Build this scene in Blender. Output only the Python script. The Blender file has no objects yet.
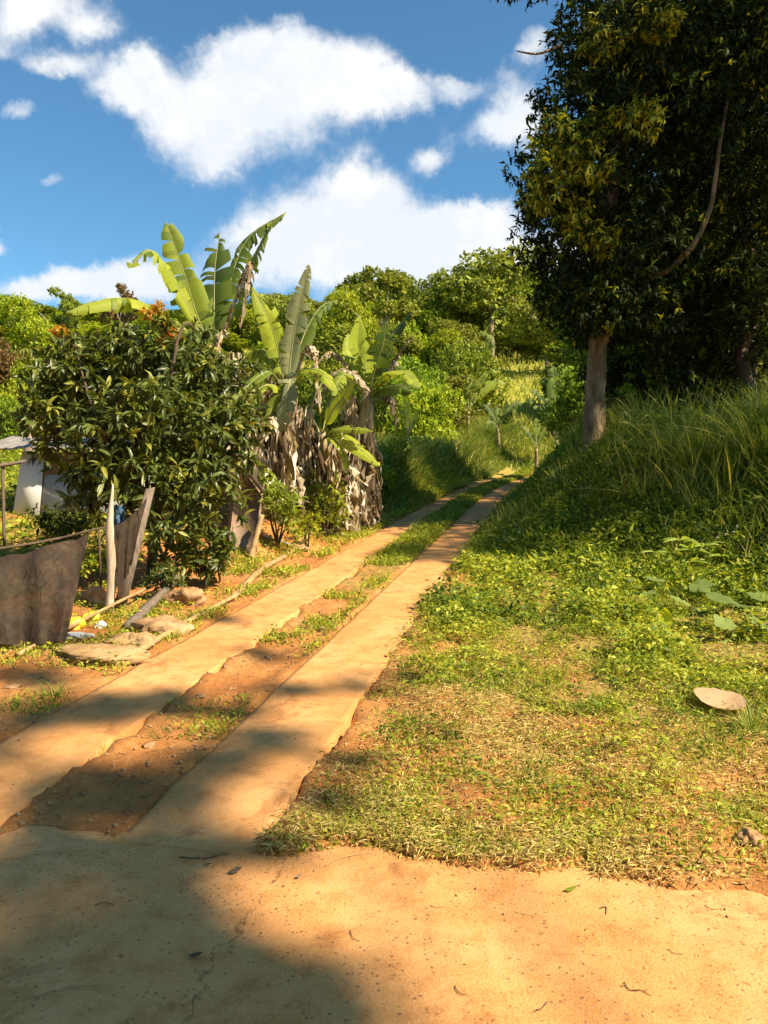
import bpy, math, random
import numpy as np

rng = np.random.default_rng(11)
random.seed(5)
C = bpy.context.scene.collection
R = math.radians
pi = math.pi

# ------------------------------------------------------------------ frame of reference
CAM_H = 1.6
FPX = 770.0
PITCH = math.atan(32 / 770.0)
SUN_AZ = R(118)      # clockwise from the view direction (+y)
SUN_EL = R(46)
SUN = np.array([math.sin(SUN_AZ) * math.cos(SUN_EL), math.cos(SUN_AZ) * math.cos(SUN_EL), math.sin(SUN_EL)])


def ray(px, py):
    r = (px - 384) / FPX
    u = (512 - py) / FPX
    c, s = math.cos(PITCH), math.sin(PITCH)
    return np.array([r, c + u * s, -s + u * c])


def P(px, py, Y):
    d = ray(px, py)
    return np.array([0, 0, CAM_H]) + d * (Y / d[1])


def row_z(py, Y):
    return P(384, py, Y)[2]


def sstep(a, b, x):
    t = np.clip((np.asarray(x, float) - a) / (b - a), 0, 1)
    return t * t * (3 - 2 * t)


# value noise, smooth, vectorised
_tab = np.random.default_rng(3).random((256, 256))


def vnoise(x, y, s=1.0):
    x = np.asarray(x, float) / s + 1000.3
    y = np.asarray(y, float) / s + 1000.7
    xi = np.floor(x).astype(int)
    yi = np.floor(y).astype(int)
    fx = x - xi
    fy = y - yi
    fx = fx * fx * (3 - 2 * fx)
    fy = fy * fy * (3 - 2 * fy)
    a = _tab[xi % 256, yi % 256]
    b = _tab[(xi + 1) % 256, yi % 256]
    c = _tab[xi % 256, (yi + 1) % 256]
    d = _tab[(xi + 1) % 256, (yi + 1) % 256]
    return (a * (1 - fx) + b * fx) * (1 - fy) + (c * (1 - fx) + d * fx) * fy - 0.5


# the track: axis direction and the signed distance across it
AZT = math.atan(157 / 770.0)
TD = np.array([math.sin(AZT), math.cos(AZT)])
TN = np.array([math.cos(AZT), -math.sin(AZT)])


def curve_off(t):
    return 0.004 * np.clip(np.asarray(t, float) - 22, 0, None) ** 2


def track_n(x, y):
    t = x * TD[0] + y * TD[1]
    return x * TN[0] + y * TN[1] - curve_off(t)


def slope_z(y):
    y = np.asarray(y, float)
    z = 0.05 * np.clip(y - 3.4, 0, 36)
    hill = np.clip(y - 37, 0, None)
    hill = np.where(hill > 60, 60 + 22 * (1 - np.exp(-(hill - 60) / 22)), hill)
    z = z + 0.33 * (np.sqrt(hill * hill + 36) - 6) * (1 - 0.0008 * hill)
    return z


def bank_z(x, y):
    n = track_n(x, y)
    dist = (x - 0.9) * 0.804 + (y - 13) * 0.595
    b = 1.75 * sstep(-0.3, 3.2, dist) * sstep(-0.9, 1.5, n)
    b = b + 0.10 * np.clip(dist - 3, 0, 30) * sstep(0, 6, n)
    # left bank along the bananas
    l = 0.58 * sstep(10, 14, y) * sstep(-3.3, -4.6, n) + 0.25 * sstep(18, 25, y) * sstep(-3.3, -4.5, n)
    return b + l


def gz(x, y):
    """height of the ground before small bumps"""
    x = np.asarray(x, float)
    y = np.asarray(y, float)
    z = slope_z(y) + bank_z(x, y)
    z = z + 2.2 * vnoise(x, y, 22) * sstep(45, 80, y)
    return z


def gz_full(x, y):
    x = np.asarray(x, float)
    y = np.asarray(y, float)
    n = track_n(x, y)
    z = gz(x, y)
    e = edge_y(x)
    road = sstep(0.0, 0.12, y - e + 0.03 + 0.20 * vnoise(x, y, .45) + 0.10 * vnoise(x, y, .13))
    off = sstep(0.0, 0.06, np.minimum(np.abs(n + 1.515), np.abs(n + 2.77)) - 0.285 + .07 * vnoise(x, y, .4) + .07 * vnoise(x, y, .11))
    far = sstep(-4, -6, n) + sstep(1, 4, n)
    bump = 0.05 * vnoise(x, y, .5) + 0.045 * vnoise(x, y, .17) + 0.022 * vnoise(x, y, .07) + 0.12 * vnoise(x, y, 1.7) * np.clip(far + .15, 0, 1)
    bump = bump * (.25 + .75 * sstep(0, .5, y - e))
    mid = sstep(.36, .1, np.abs(n + 2.145))
    z = z + off * bump - 0.030 * mid * sstep(16, 6, y)
    z = z + 0.028 * off
    z = z - 0.08 * (1 - off)
    z = np.where(y < e + .4, z * road - 0.05 * (1 - road), z)
    return z


def _edge_pts():
    q = []
    for px, py in ((-200, 838), (0, 843), (260, 853), (500, 872), (768, 892), (1000, 905)):
        d = ray(px, py)
        k = CAM_H / -d[2]
        q.append((d[0] * k, d[1] * k))
    return [-30] + [a[0] for a in q] + [40], [q[0][1]] + [a[1] for a in q] + [q[-1][1]]


EX, EY = _edge_pts()


def edge_y(x):
    x = np.asarray(x, float)
    return np.interp(x, EX, EY) + 0.025 * np.sin(x * 3.1) + 0.012 * np.sin(x * 9.7)


def ground(px, py, ymax=60):
    d = ray(px, py)
    lo = 1.2
    prev = lo
    Y = lo
    while Y < ymax:
        p = np.array([0, 0, CAM_H]) + d * (Y / d[1])
        if p[2] < float(gz(p[0], p[1])):
            return np.array([p[0], p[1], float(gz_full(p[0], p[1]))])
        Y += 0.05
    p = np.array([0, 0, CAM_H]) + d * (Y / d[1])
    return p


# ------------------------------------------------------------------ mesh builder
class MB:
    def __init__(s):
        s.v = []
        s.n = 0
        s.q = []
        s.t = []
        s.qr = []
        s.tr = []
        s.qm = []
        s.tm = []

    def add(s, V, F, rnd=0.5, mi=0):
        V = np.asarray(V, float).reshape(-1, 3)
        F = np.asarray(F, int)
        m = len(F)
        r = np.broadcast_to(np.asarray(rnd, float), (m,))
        s.v.append(V)
        (s.q if F.shape[1] == 4 else s.t).append(F + s.n)
        (s.qr if F.shape[1] == 4 else s.tr).append(r)
        (s.qm if F.shape[1] == 4 else s.tm).append(np.full(m, mi))
        s.n += len(V)

    def addmore(s, F, rnd=0.5, base=0, mi=0):
        F = np.asarray(F, int)
        m = len(F)
        r = np.broadcast_to(np.asarray(rnd, float), (m,))
        (s.q if F.shape[1] == 4 else s.t).append(F + base)
        (s.qr if F.shape[1] == 4 else s.tr).append(r)
        (s.qm if F.shape[1] == 4 else s.tm).append(np.full(m, mi))

    def mesh(s, name, mats, smooth=False, origin=None):
        V = np.concatenate(s.v)
        if origin is not None:
            V = V - np.asarray(origin)
        q = np.concatenate(s.q) if s.q else np.zeros((0, 4), int)
        t = np.concatenate(s.t) if s.t else np.zeros((0, 3), int)
        rn = np.concatenate((s.qr + s.tr))
        mi = np.concatenate((s.qm + s.tm))
        me = bpy.data.meshes.new(name)
        me.vertices.add(len(V))
        me.vertices.foreach_set('co', V.astype(np.float32).ravel())
        loops = np.concatenate([q.ravel(), t.ravel()])
        me.loops.add(len(loops))
        me.loops.foreach_set('vertex_index', loops.astype(np.int32))
        nf = len(q) + len(t)
        me.polygons.add(nf)
        tot = np.concatenate([np.full(len(q), 4), np.full(len(t), 3)])
        start = np.concatenate([[0], np.cumsum(tot)[:-1]])
        me.polygons.foreach_set('loop_start', start.astype(np.int32))
        me.polygons.foreach_set('loop_total', tot.astype(np.int32))
        me.polygons.foreach_set('material_index', mi.astype(np.int32))
        if smooth:
            me.polygons.foreach_set('use_smooth', np.ones(nf, bool))
        a = me.attributes.new('rnd', 'FLOAT', 'FACE')
        a.data.foreach_set('value', rn.astype(np.float32))
        me.update(calc_edges=True)
        me.validate()
        for m in (mats if isinstance(mats, (list, tuple)) else [mats]):
            me.materials.append(m)
        return me


def build(mb, name, mat, parent=None, smooth=False, origin=None):
    o = bpy.data.objects.new(name, mb.mesh(name, mat, smooth, origin if parent is None else parent['_o']))
    C.objects.link(o)
    if parent is not None:
        o.parent = parent
    elif origin is not None:
        o.location = [float(v) for v in origin]
    return o


def thing(name, label, cat, loc, group=None):
    o = bpy.data.objects.new(name, None)
    o.empty_display_size = 0.1
    C.objects.link(o)
    o.location = [float(v) for v in loc]
    o['_o'] = [float(v) for v in loc]
    o['label'] = label
    o['category'] = cat
    if group:
        o['group'] = group
    return o


def tag(o, label, cat, group=None):
    o['label'] = label
    o['category'] = cat
    if group:
        o['group'] = group
    return o


def struct(o):
    o['kind'] = 'structure'
    return o


def stuff(o, label, cat):
    o['kind'] = 'stuff'
    o['label'] = label
    o['category'] = cat
    return o


def nrm(a):
    a = np.asarray(a, float)
    return a / np.maximum(np.linalg.norm(a, axis=-1, keepdims=True), 1e-9)


# leaf templates: verts (x along, y across, z up), quads
T_SIMPLE = (np.array([[0, 0, 0], [.45, .5, .05], [1, 0, -.12], [.45, -.5, .05]]), np.array([[0, 1, 2, 3]]))
T_FOLD = (np.array([[0, 0, 0], [.42, .5, .10], [1, 0, -.22], [.42, -.5, .10], [.5, 0, 0.0]]),
          np.array([[0, 4, 1], [4, 2, 1], [0, 3, 4], [4, 3, 2]]))
T_LONG = (np.array([[0, 0, 0], [.3, .5, .06], [.7, .42, -.03], [1, 0, -.25], [.7, -.42, -.03], [.3, -.5, .06], [.3, 0, .0], [.7, 0, -.1]]),
          np.array([[0, 6, 1, 1], [6, 7, 2, 1], [7, 3, 2, 2], [0, 5, 6, 6], [6, 5, 4, 7], [7, 4, 3, 3]]))
_tl = T_LONG[1]
T_ROUND = (np.array([[0, 0, 0], [.2, .42, .08], [.7, .5, .06], [1, 0, -.06], [.7, -.5, .06], [.2, -.42, .08], [.5, 0, 0]]),
           np.array([[0, 6, 1], [6, 2, 1], [6, 3, 2], [0, 5, 6], [6, 5, 4], [6, 4, 3]]))


def leaves(mb, pos, dr, nm, L, W, tmpl=T_FOLD, rnd=None, mi=0):
    N = len(pos)
    if N == 0:
        return
    x = nrm(dr)
    z = nm - (nm * x).sum(1, keepdims=True) * x
    z = nrm(z)
    y = np.cross(z, x)
    T, Fq = tmpl
    L = np.broadcast_to(L, (N,))[:, None, None]
    W = np.broadcast_to(W, (N,))[:, None, None]
    V = pos[:, None, :] + T[None, :, 0:1] * L * x[:, None, :] + T[None, :, 1:2] * W * y[:, None, :] + T[None, :, 2:3] * L * z[:, None, :]
    k = len(T)
    if rnd is None:
        rnd = rng.random(N)
    base = (np.arange(N) * k)[:, None, None]
    if Fq.shape[1] == 4:
        tri = Fq[:, 2] == Fq[:, 3]
        Q = Fq[~tri]
        Tt = Fq[tri][:, :3]
        n0 = mb.n
        mb.v.append(V.reshape(-1, 3))
        mb.n += N * k
        if len(Q):
            mb.addmore((Q[None] + base).reshape(-1, 4), np.repeat(rnd, len(Q)), n0, mi)
        if len(Tt):
            mb.addmore((Tt[None] + base).reshape(-1, 3), np.repeat(rnd, len(Tt)), n0, mi)
    else:
        mb.add(V.reshape(-1, 3), (Fq[None] + base).reshape(-1, 3), np.repeat(rnd, len(Fq)), mi)


def rdir(N):
    return nrm(rng.normal(size=(N, 3)))


def tube(mb, pts, rad, sides=8, rnd=0.5, cap=True, bump=0.0, mi=0):
    pts = np.asarray(pts, float)
    n = len(pts)
    rad = np.broadcast_to(np.asarray(rad, float), (n,))
    tan = nrm(np.gradient(pts, axis=0))
    ref = np.array([0, 0, 1.0]) if abs(tan[0][2]) < .8 else np.array([1.0, 0, 0])
    rings = []
    u = nrm(np.cross(tan[0], ref))
    for i in range(n):
        u = nrm(u - tan[i] * np.dot(u, tan[i]))
        w = np.cross(tan[i], u)
        a = np.linspace(0, 2 * pi, sides, endpoint=False)
        rr = rad[i] * (1 + bump * rng.normal(size=sides))
        rings.append(pts[i] + (np.cos(a)[:, None] * u + np.sin(a)[:, None] * w) * rr[:, None])
    V = np.concatenate(rings)
    F = []
    for i in range(n - 1):
        for k in range(sides):
            k2 = (k + 1) % sides
            F.append((i * sides + k, i * sides + k2, (i + 1) * sides + k2, (i + 1) * sides + k))
    n0 = mb.n
    mb.add(V, F, rnd, mi)
    if cap:
        c = mb.n
        mb.v.append(np.array([pts[0], pts[-1]]))
        mb.n += 2
        T = []
        for k in range(sides):
            k2 = (k + 1) % sides
            T.append((n0 + k2, n0 + k, c))
            T.append((n0 + (n - 1) * sides + k, n0 + (n - 1) * sides + k2, c + 1))
        mb.addmore(T, rnd, 0, mi)


def bez(p0, p1, p2, p3, n):
    t = np.linspace(0, 1, n)[:, None]
    return (1 - t) ** 3 * p0 + 3 * (1 - t) ** 2 * t * p1 + 3 * (1 - t) * t * t * p2 + t ** 3 * p3


def catmull(pts, n):
    pts = [np.asarray(p, float) for p in pts]
    pts = [2 * pts[0] - pts[1]] + pts + [2 * pts[-1] - pts[-2]]
    out = []
    segs = len(pts) - 3
    for i in range(n):
        s = i / (n - 1) * segs
        k = min(int(s), segs - 1)
        t = s - k
        a, b, c, d = pts[k:k + 4]
        out.append(0.5 * ((2 * b) + (-a + c) * t + (2 * a - 5 * b + 4 * c - d) * t * t + (-a + 3 * b - 3 * c + d) * t ** 3))
    return np.array(out)


def blades(mb, pos, h, w, lean, rnd, bend=0.5, seg=3, mi=0):
    """grass blades: pos (N,3), h (N), w (N), lean (N,3) horizontal vector with magnitude"""
    N = len(pos)
    ts = np.linspace(0, 1, seg + 1)
    side = nrm(np.cross(lean + 1e-4, np.array([0, 0, 1.0])) + 0.3 * rng.normal(size=(N, 3)))
    V = []
    for t in ts:
        c = pos + np.array([0, 0, 1.0]) * (h * (t - bend * t * t * .55 * np.linalg.norm(lean, axis=1)))[:, None] + lean * (h * (t * .35 + t * t * bend * 1.2))[:, None]
        ww = w * (1 - t ** 1.6) * (0.6 + 1.2 * t if t < .4 else 1)
        V.append(c - side * ww[:, None] / 2)
        V.append(c + side * ww[:, None] / 2)
    k = 2 * (seg + 1)
    V = np.stack(V, 1)
    F = np.array([[2 * i, 2 * i + 1, 2 * i + 3, 2 * i + 2] for i in range(seg)])
    base = (np.arange(N) * k)[:, None, None]
    mb.add(V.reshape(-1, 3), (F[None] + base).reshape(-1, 4), np.repeat(rnd, seg), mi)


# ------------------------------------------------------------------ materials
def newmat(name):
    m = bpy.data.materials.new(name)
    m.use_nodes = True
    nt = m.node_tree
    nt.nodes.clear()
    return m, nt


def N_(nt, t, **kw):
    n = nt.nodes.new(t)
    for k, v in kw.items():
        setattr(n, k, v)
    return n


def ramp(nt, fac, stops):
    r = N_(nt, 'ShaderNodeValToRGB')
    while len(r.color_ramp.elements) < len(stops):
        r.color_ramp.elements.new(0.5)
    for e, (p, c) in zip(r.color_ramp.elements, stops):
        e.position = p
        e.color = (c[0], c[1], c[2], 1)
    nt.links.new(fac, r.inputs['Fac'])
    return r.outputs['Color']


def noise(nt, scale, detail=4, rough=.55, vec=None, dist=0):
    n = N_(nt, 'ShaderNodeTexNoise')
    n.inputs['Scale'].default_value = scale
    n.inputs['Detail'].default_value = detail
    n.inputs['Roughness'].default_value = rough
    n.inputs['Distortion'].default_value = dist
    if vec is not None:
        nt.links.new(vec, n.inputs['Vector'])
    return n.outputs['Fac']


def mixc(nt, fac, a, b, mode='MIX'):
    n = N_(nt, 'ShaderNodeMix', data_type='RGBA', blend_type=mode)
    for sock, v in ((n.inputs['Factor'], fac), (n.inputs['A'], a), (n.inputs['B'], b)):
        if hasattr(v, 'is_output'):
            nt.links.new(v, sock)
        elif isinstance(v, (int, float)):
            sock.default_value = v
        else:
            sock.default_value = (v[0], v[1], v[2], 1)
    # RGBA sockets are the last ones
    return n.outputs['Result']


def mixrgb(nt, fac, a, b, mode='MIX'):
    n = N_(nt, 'ShaderNodeMixRGB', blend_type=mode)
    for sock, v in ((n.inputs[0], fac), (n.inputs[1], a), (n.inputs[2], b)):
        if hasattr(v, 'is_output'):
            nt.links.new(v, sock)
        elif isinstance(v, (int, float)):
            sock.default_value = v
        else:
            sock.default_value = (v[0], v[1], v[2], 1)
    return n.outputs[0]


def math_(nt, op, a, b=None, c=None, clamp=False):
    n = N_(nt, 'ShaderNodeMath', operation=op)
    n.use_clamp = clamp
    for i, v in enumerate((a, b, c)):
        if v is None:
            continue
        if hasattr(v, 'is_output'):
            nt.links.new(v, n.inputs[i])
        else:
            n.inputs[i].default_value = v
    return n.outputs[0]


def maprange(nt, v, a, b, c=0.0, d=1.0):
    n = N_(nt, 'ShaderNodeMapRange')
    n.interpolation_type = 'SMOOTHSTEP'
    nt.links.new(v, n.inputs['Value'])
    n.inputs['From Min'].default_value = a
    n.inputs['From Max'].default_value = b
    n.inputs['To Min'].default_value = c
    n.inputs['To Max'].default_value = d
    return n.outputs['Result']


def finish(nt, shader):
    o = N_(nt, 'ShaderNodeOutputMaterial')
    nt.links.new(shader, o.inputs['Surface'])


def leafmat(name, stops, trans=0.3, rough=0.5, spec=0.35, tcol=None, objvar=0.0, blotch=0.0):
    m, nt = newmat(name)
    at = N_(nt, 'ShaderNodeAttribute', attribute_name='rnd')
    col = ramp(nt, at.outputs['Fac'], stops)
    if objvar:
        oi = N_(nt, 'ShaderNodeObjectInfo')
        hs = N_(nt, 'ShaderNodeHueSaturation')
        nt.links.new(col, hs.inputs['Color'])
        nt.links.new(math_(nt, 'MULTIPLY_ADD', oi.outputs['Random'], 0.05 * objvar, 0.5 - 0.03 * objvar), hs.inputs['Hue'])
        nt.links.new(math_(nt, 'MULTIPLY_ADD', oi.outputs['Random'], 0.7 * objvar, 1 - 0.3 * objvar), hs.inputs['Value'])
        col = hs.outputs['Color']
    if blotch:
        tc = N_(nt, 'ShaderNodeTexCoord')
        f = noise(nt, 9, 5, .65, tc.outputs['Object'])
        col = mixrgb(nt, maprange(nt, f, .52, .72, 0, blotch), col, (.16, .10, .035))
    p = N_(nt, 'ShaderNodeBsdfPrincipled')
    nt.links.new(col, p.inputs['Base Color'])
    p.inputs['Roughness'].default_value = rough
    p.inputs['Specular IOR Level'].default_value = spec
    if trans > 0:
        t = N_(nt, 'ShaderNodeBsdfTranslucent')
        tc2 = mixrgb(nt, 1.0, col, tcol or (1.9, 1.75, .7), 'MULTIPLY')
        nt.links.new(tc2, t.inputs['Color'])
        mx = N_(nt, 'ShaderNodeMixShader')
        mx.inputs['Fac'].default_value = trans
        nt.links.new(p.outputs[0], mx.inputs[1])
        nt.links.new(t.outputs[0], mx.inputs[2])
        finish(nt, mx.outputs[0])
    else:
        finish(nt, p.outputs[0])
    return m


def roughmat(name, c1, c2, scale=6, rough=.85, bump=.3, spec=.2, c3=None, stretch=None, bscale=None, metallic=0, dist=.02):
    m, nt = newmat(name)
    tc = N_(nt, 'ShaderNodeTexCoord')
    vec = tc.outputs['Object']
    if stretch:
        mp = N_(nt, 'ShaderNodeMapping')
        mp.inputs['Scale'].default_value = stretch
        nt.links.new(vec, mp.inputs['Vector'])
        vec = mp.outputs['Vector']
    f = noise(nt, scale, 6, .62, vec)
    st = [(.3, c1), (.7, c2)]
    if c3:
        st = [(.28, c1), (.52, c2), (.75, c3)]
    col = ramp(nt, f, st)
    p = N_(nt, 'ShaderNodeBsdfPrincipled')
    nt.links.new(col, p.inputs['Base Color'])
    p.inputs['Roughness'].default_value = rough
    p.inputs['Specular IOR Level'].default_value = spec
    p.inputs['Metallic'].default_value = metallic
    f2 = noise(nt, bscale or scale * 4, 5, .6, vec)
    b = N_(nt, 'ShaderNodeBump')
    b.inputs['Strength'].default_value = bump
    b.inputs['Distance'].default_value = dist
    nt.links.new(f2, b.inputs['Height'])
    nt.links.new(b.outputs[0], p.inputs['Normal'])
    finish(nt, p.outputs[0])
    return m


M = {}
M['mango'] = leafmat('mango leaf', [(0, (0.0413, 0.0656, .014)), (.5, (0.0873, 0.1211, .022)), (.85, (0.1469, 0.1816, .03)), (1, (0.2754, 0.2825, .04))], .24, .40, .45, blotch=.2)
M['newleaf'] = leafmat('young reddish leaf', [(0, (.42, .13, .02)), (.5, (.5, .25, .03)), (1, (.4, .34, .04))], .35)
M['banana'] = leafmat('banana leaf', [(0, (0.0642, 0.1117, 0.0225)), (.5, (0.1714, 0.2401, 0.0315)), (1, (0.3322, 0.4020, 0.0360))], .36, .55, .25, blotch=.5)
M['banana_pale'] = leafmat('pale banana leaf', [(0, (.20, .24, .13)), (1, (.34, .36, .17))], .3, .5, .4, blotch=.7)
M['banana_dead'] = leafmat('dead banana leaf', [(0, (.10, .07, .042)), (.35, (.30, .235, .15)), (.7, (.56, .48, .35)), (1, (.76, .70, .57))], .15, .8, .1)
M['rib'] = roughmat('banana midrib', (.20, .22, .07), (.36, .36, .16), 8, .6, .1)
M['pseudo'] = roughmat('banana stem', (.11, .08, .045), (.34, .28, .16), 5, .7, .3, c3=(.28, .28, .12), stretch=(3, 3, .5))
M['bark'] = roughmat('tree bark', (.07, .048, .024), (.19, .14, .08), 4, .9, .8, c3=(.44, .36, .22), stretch=(1.6, 1.6, .6), bscale=14, dist=.04)
M['darkbark'] = roughmat('dark bark', (.05, .035, .022), (.15, .11, .07), 5, .9, .5)
M['palebark'] = roughmat('pale bark', (.20, .15, .10), (.42, .35, .26), 5, .9, .5)
M['treebig'] = leafmat('big tree leaf', [(0, (0.0110, 0.0200, .005)), (.6, (0.0255, 0.0420, .008)), (.88, (0.0723, 0.1250, .014)), (1, (.42, .42, .04))], .22, .55, .15)  # brightest stop is painted sunlight for the front clumps
M['treedark'] = leafmat('dark tree leaf', [(0, (.018, .026, .006)), (.6, (.045, .06, .010)), (1, (.16, .21, .022))], .24, .55, .15)
M['t_lime'] = leafmat('lime leaf', [(0, (0.1346, 0.2018, .012)), (.6, (0.2960, 0.3733, .02)), (1, (0.4933, 0.5246, .035))], .3, .55, .25, objvar=.55)
M['t_mid'] = leafmat('mid green leaf', [(0, (0.0766, 0.1261, .012)), (.6, (0.1872, 0.2623, .02)), (1, (0.3574, 0.4136, .03))], .28, .55, .25, objvar=.55)
M['t_olive'] = leafmat('olive leaf', [(0, (0.1104, 0.1380, 0.0200)), (.6, (0.2208, 0.2520, 0.0300)), (1, (0.3496, 0.3720, 0.0600))], .22, .6, .2, objvar=.5)
M['t_brown'] = leafmat('brownish leaf', [(0, (.11, .08, .03)), (.6, (.22, .15, .05)), (1, (.33, .22, .08))], .22, .6, .2, objvar=.4)
M['weed'] = leafmat('weed leaf', [(0, (0.0560, 0.1017, 0.0100)), (.4, (0.1849, 0.2571, 0.0180)), (.75, (0.4033, 0.4186, 0.0350)), (1, (.44, .47, .08))], .28, .55, .25)
M['tallgrass'] = leafmat('tall grass blade', [(0, (0.0518, 0.0926, 0.0151)), (.5, (0.1489, 0.2161, 0.0302)), (.85, (0.3363, 0.3951, 0.0648)), (1, (0.6728, 0.5927, 0.1944))], .3, .5, .3)
M['dry'] = leafmat('dry clippings', [(0, (.14, .09, .03)), (.3, (.38, .27, .08)), (.65, (.50, .43, .11)), (1, (.72, .56, .26))], .15, .8, .1)
M['hillgrass'] = leafmat('hill grass', [(0, (.18, .22, .03)), (.5, (.33, .36, .06)), (1, (.52, .46, .13))], .3, .6, .2)
M['petal'] = leafmat('white petal', [(0, (.7, .68, .72)), (1, (.8, .8, .8))], .2)
M['wood'] = roughmat('weathered wood', (.10, .075, .055), (.26, .21, .16), 6, .85, .5, stretch=(8, 8, .8))
M['palewood'] = roughmat('peeled pale wood', (.30, .23, .15), (.66, .58, .45), 5, .75, .3, stretch=(6, 6, .7))
M['bamboo'] = roughmat('old bamboo', (.26, .16, .07), (.48, .34, .16), 7, .6, .2)
M['rock'] = roughmat('soil stained rock', (.22, .12, .05), (.38, .23, .11), 5, .9, .9, c3=(.50, .36, .20))
M['paleslab'] = roughmat('pale sack', (.24, .15, .06), (.38, .25, .11), 5, .9, .9, c3=(.46, .34, .18))
M['whiteplastic'] = roughmat('white plastic', (.62, .60, .55), (.8, .8, .78), 5, .35, .1, .5)
M['yellowplastic'] = roughmat('yellow plastic', (.75, .52, .03), (.85, .65, .06), 6, .4, .1, .5)
M['blue'] = roughmat('blue cloth', (.05, .10, .17), (.10, .18, .27), 8, .8, .3)
M['white'] = roughmat('white painted panel', (.60, .60, .58), (.72, .72, .70), 2.5, .6, .05)
M['grey'] = roughmat('grey panel', (.30, .30, .30), (.45, .45, .44), 3, .7, .1)
M['board'] = roughmat('brown board', (.14, .08, .05), (.26, .17, .11), 4, .8, .3, stretch=(.6, 4, 4))
M['tin'] = roughmat('tin roofing', (.16, .15, .14), (.30, .28, .26), 3, .6, .2, .4, metallic=.2)
M['rust'] = roughmat('rusty sheet', (.13, .075, .045), (.27, .18, .12), 3, .8, .3, c3=(.36, .27, .19))
M['bag'] = M['paleslab']
M['driedleaf'] = leafmat('dried broad leaf', [(0, (.36, .24, .13)), (1, (.48, .33, .19))], .15, .7, .2, blotch=.5)

M['t_limeleaf'] = leafmat('lobed leaf', [(0, (.14, .20, .02)), (1, (.24, .31, .03))], .35, .5, .3)

# net cloth
m, nt = newmat('shade net')
tc = N_(nt, 'ShaderNodeTexCoord')
f = noise(nt, 3.5, 6, .65, tc.outputs['Object'], .6)
col = ramp(nt, f, [(.3, (.03, .019, .011)), (.55, (.06, .04, .024)), (.75, (.125, .085, .048))])
p = N_(nt, 'ShaderNodeBsdfPrincipled')
nt.links.new(col, p.inputs['Base Color'])
p.inputs['Roughness'].default_value = .9
wv = noise(nt, 260, 2, .5, tc.outputs['Object'])
b = N_(nt, 'ShaderNodeBump')
b.inputs['Strength'].default_value = .9
b.inputs['Distance'].default_value = .05
mpn = N_(nt, 'ShaderNodeMapping')
mpn.inputs['Scale'].default_value = (5, 5, 1.6)
mpn.inputs['Rotation'].default_value = (0, .35, 0)
nt.links.new(tc.outputs['Object'], mpn.inputs['Vector'])
wr = noise(nt, 2.2, 5, .6, mpn.outputs['Vector'], .8)
nt.links.new(math_(nt, 'ADD', wr, math_(nt, 'MULTIPLY', wv, .05)), b.inputs['Height'])
nt.links.new(b.outputs[0], p.inputs['Normal'])
tl = N_(nt, 'ShaderNodeBsdfTranslucent')
nt.links.new(col, tl.inputs['Color'])
ad = N_(nt, 'ShaderNodeMixShader')
ad.inputs[0].default_value = .25
nt.links.new(p.outputs[0], ad.inputs[1])
nt.links.new(tl.outputs[0], ad.inputs[2])
tr = N_(nt, 'ShaderNodeBsdfTransparent')
mx = N_(nt, 'ShaderNodeMixShader')
mx.inputs[0].default_value = .05
nt.links.new(ad.outputs[0], mx.inputs[1])
nt.links.new(tr.outputs[0], mx.inputs[2])
finish(nt, mx.outputs[0])
M['net'] = m

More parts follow.
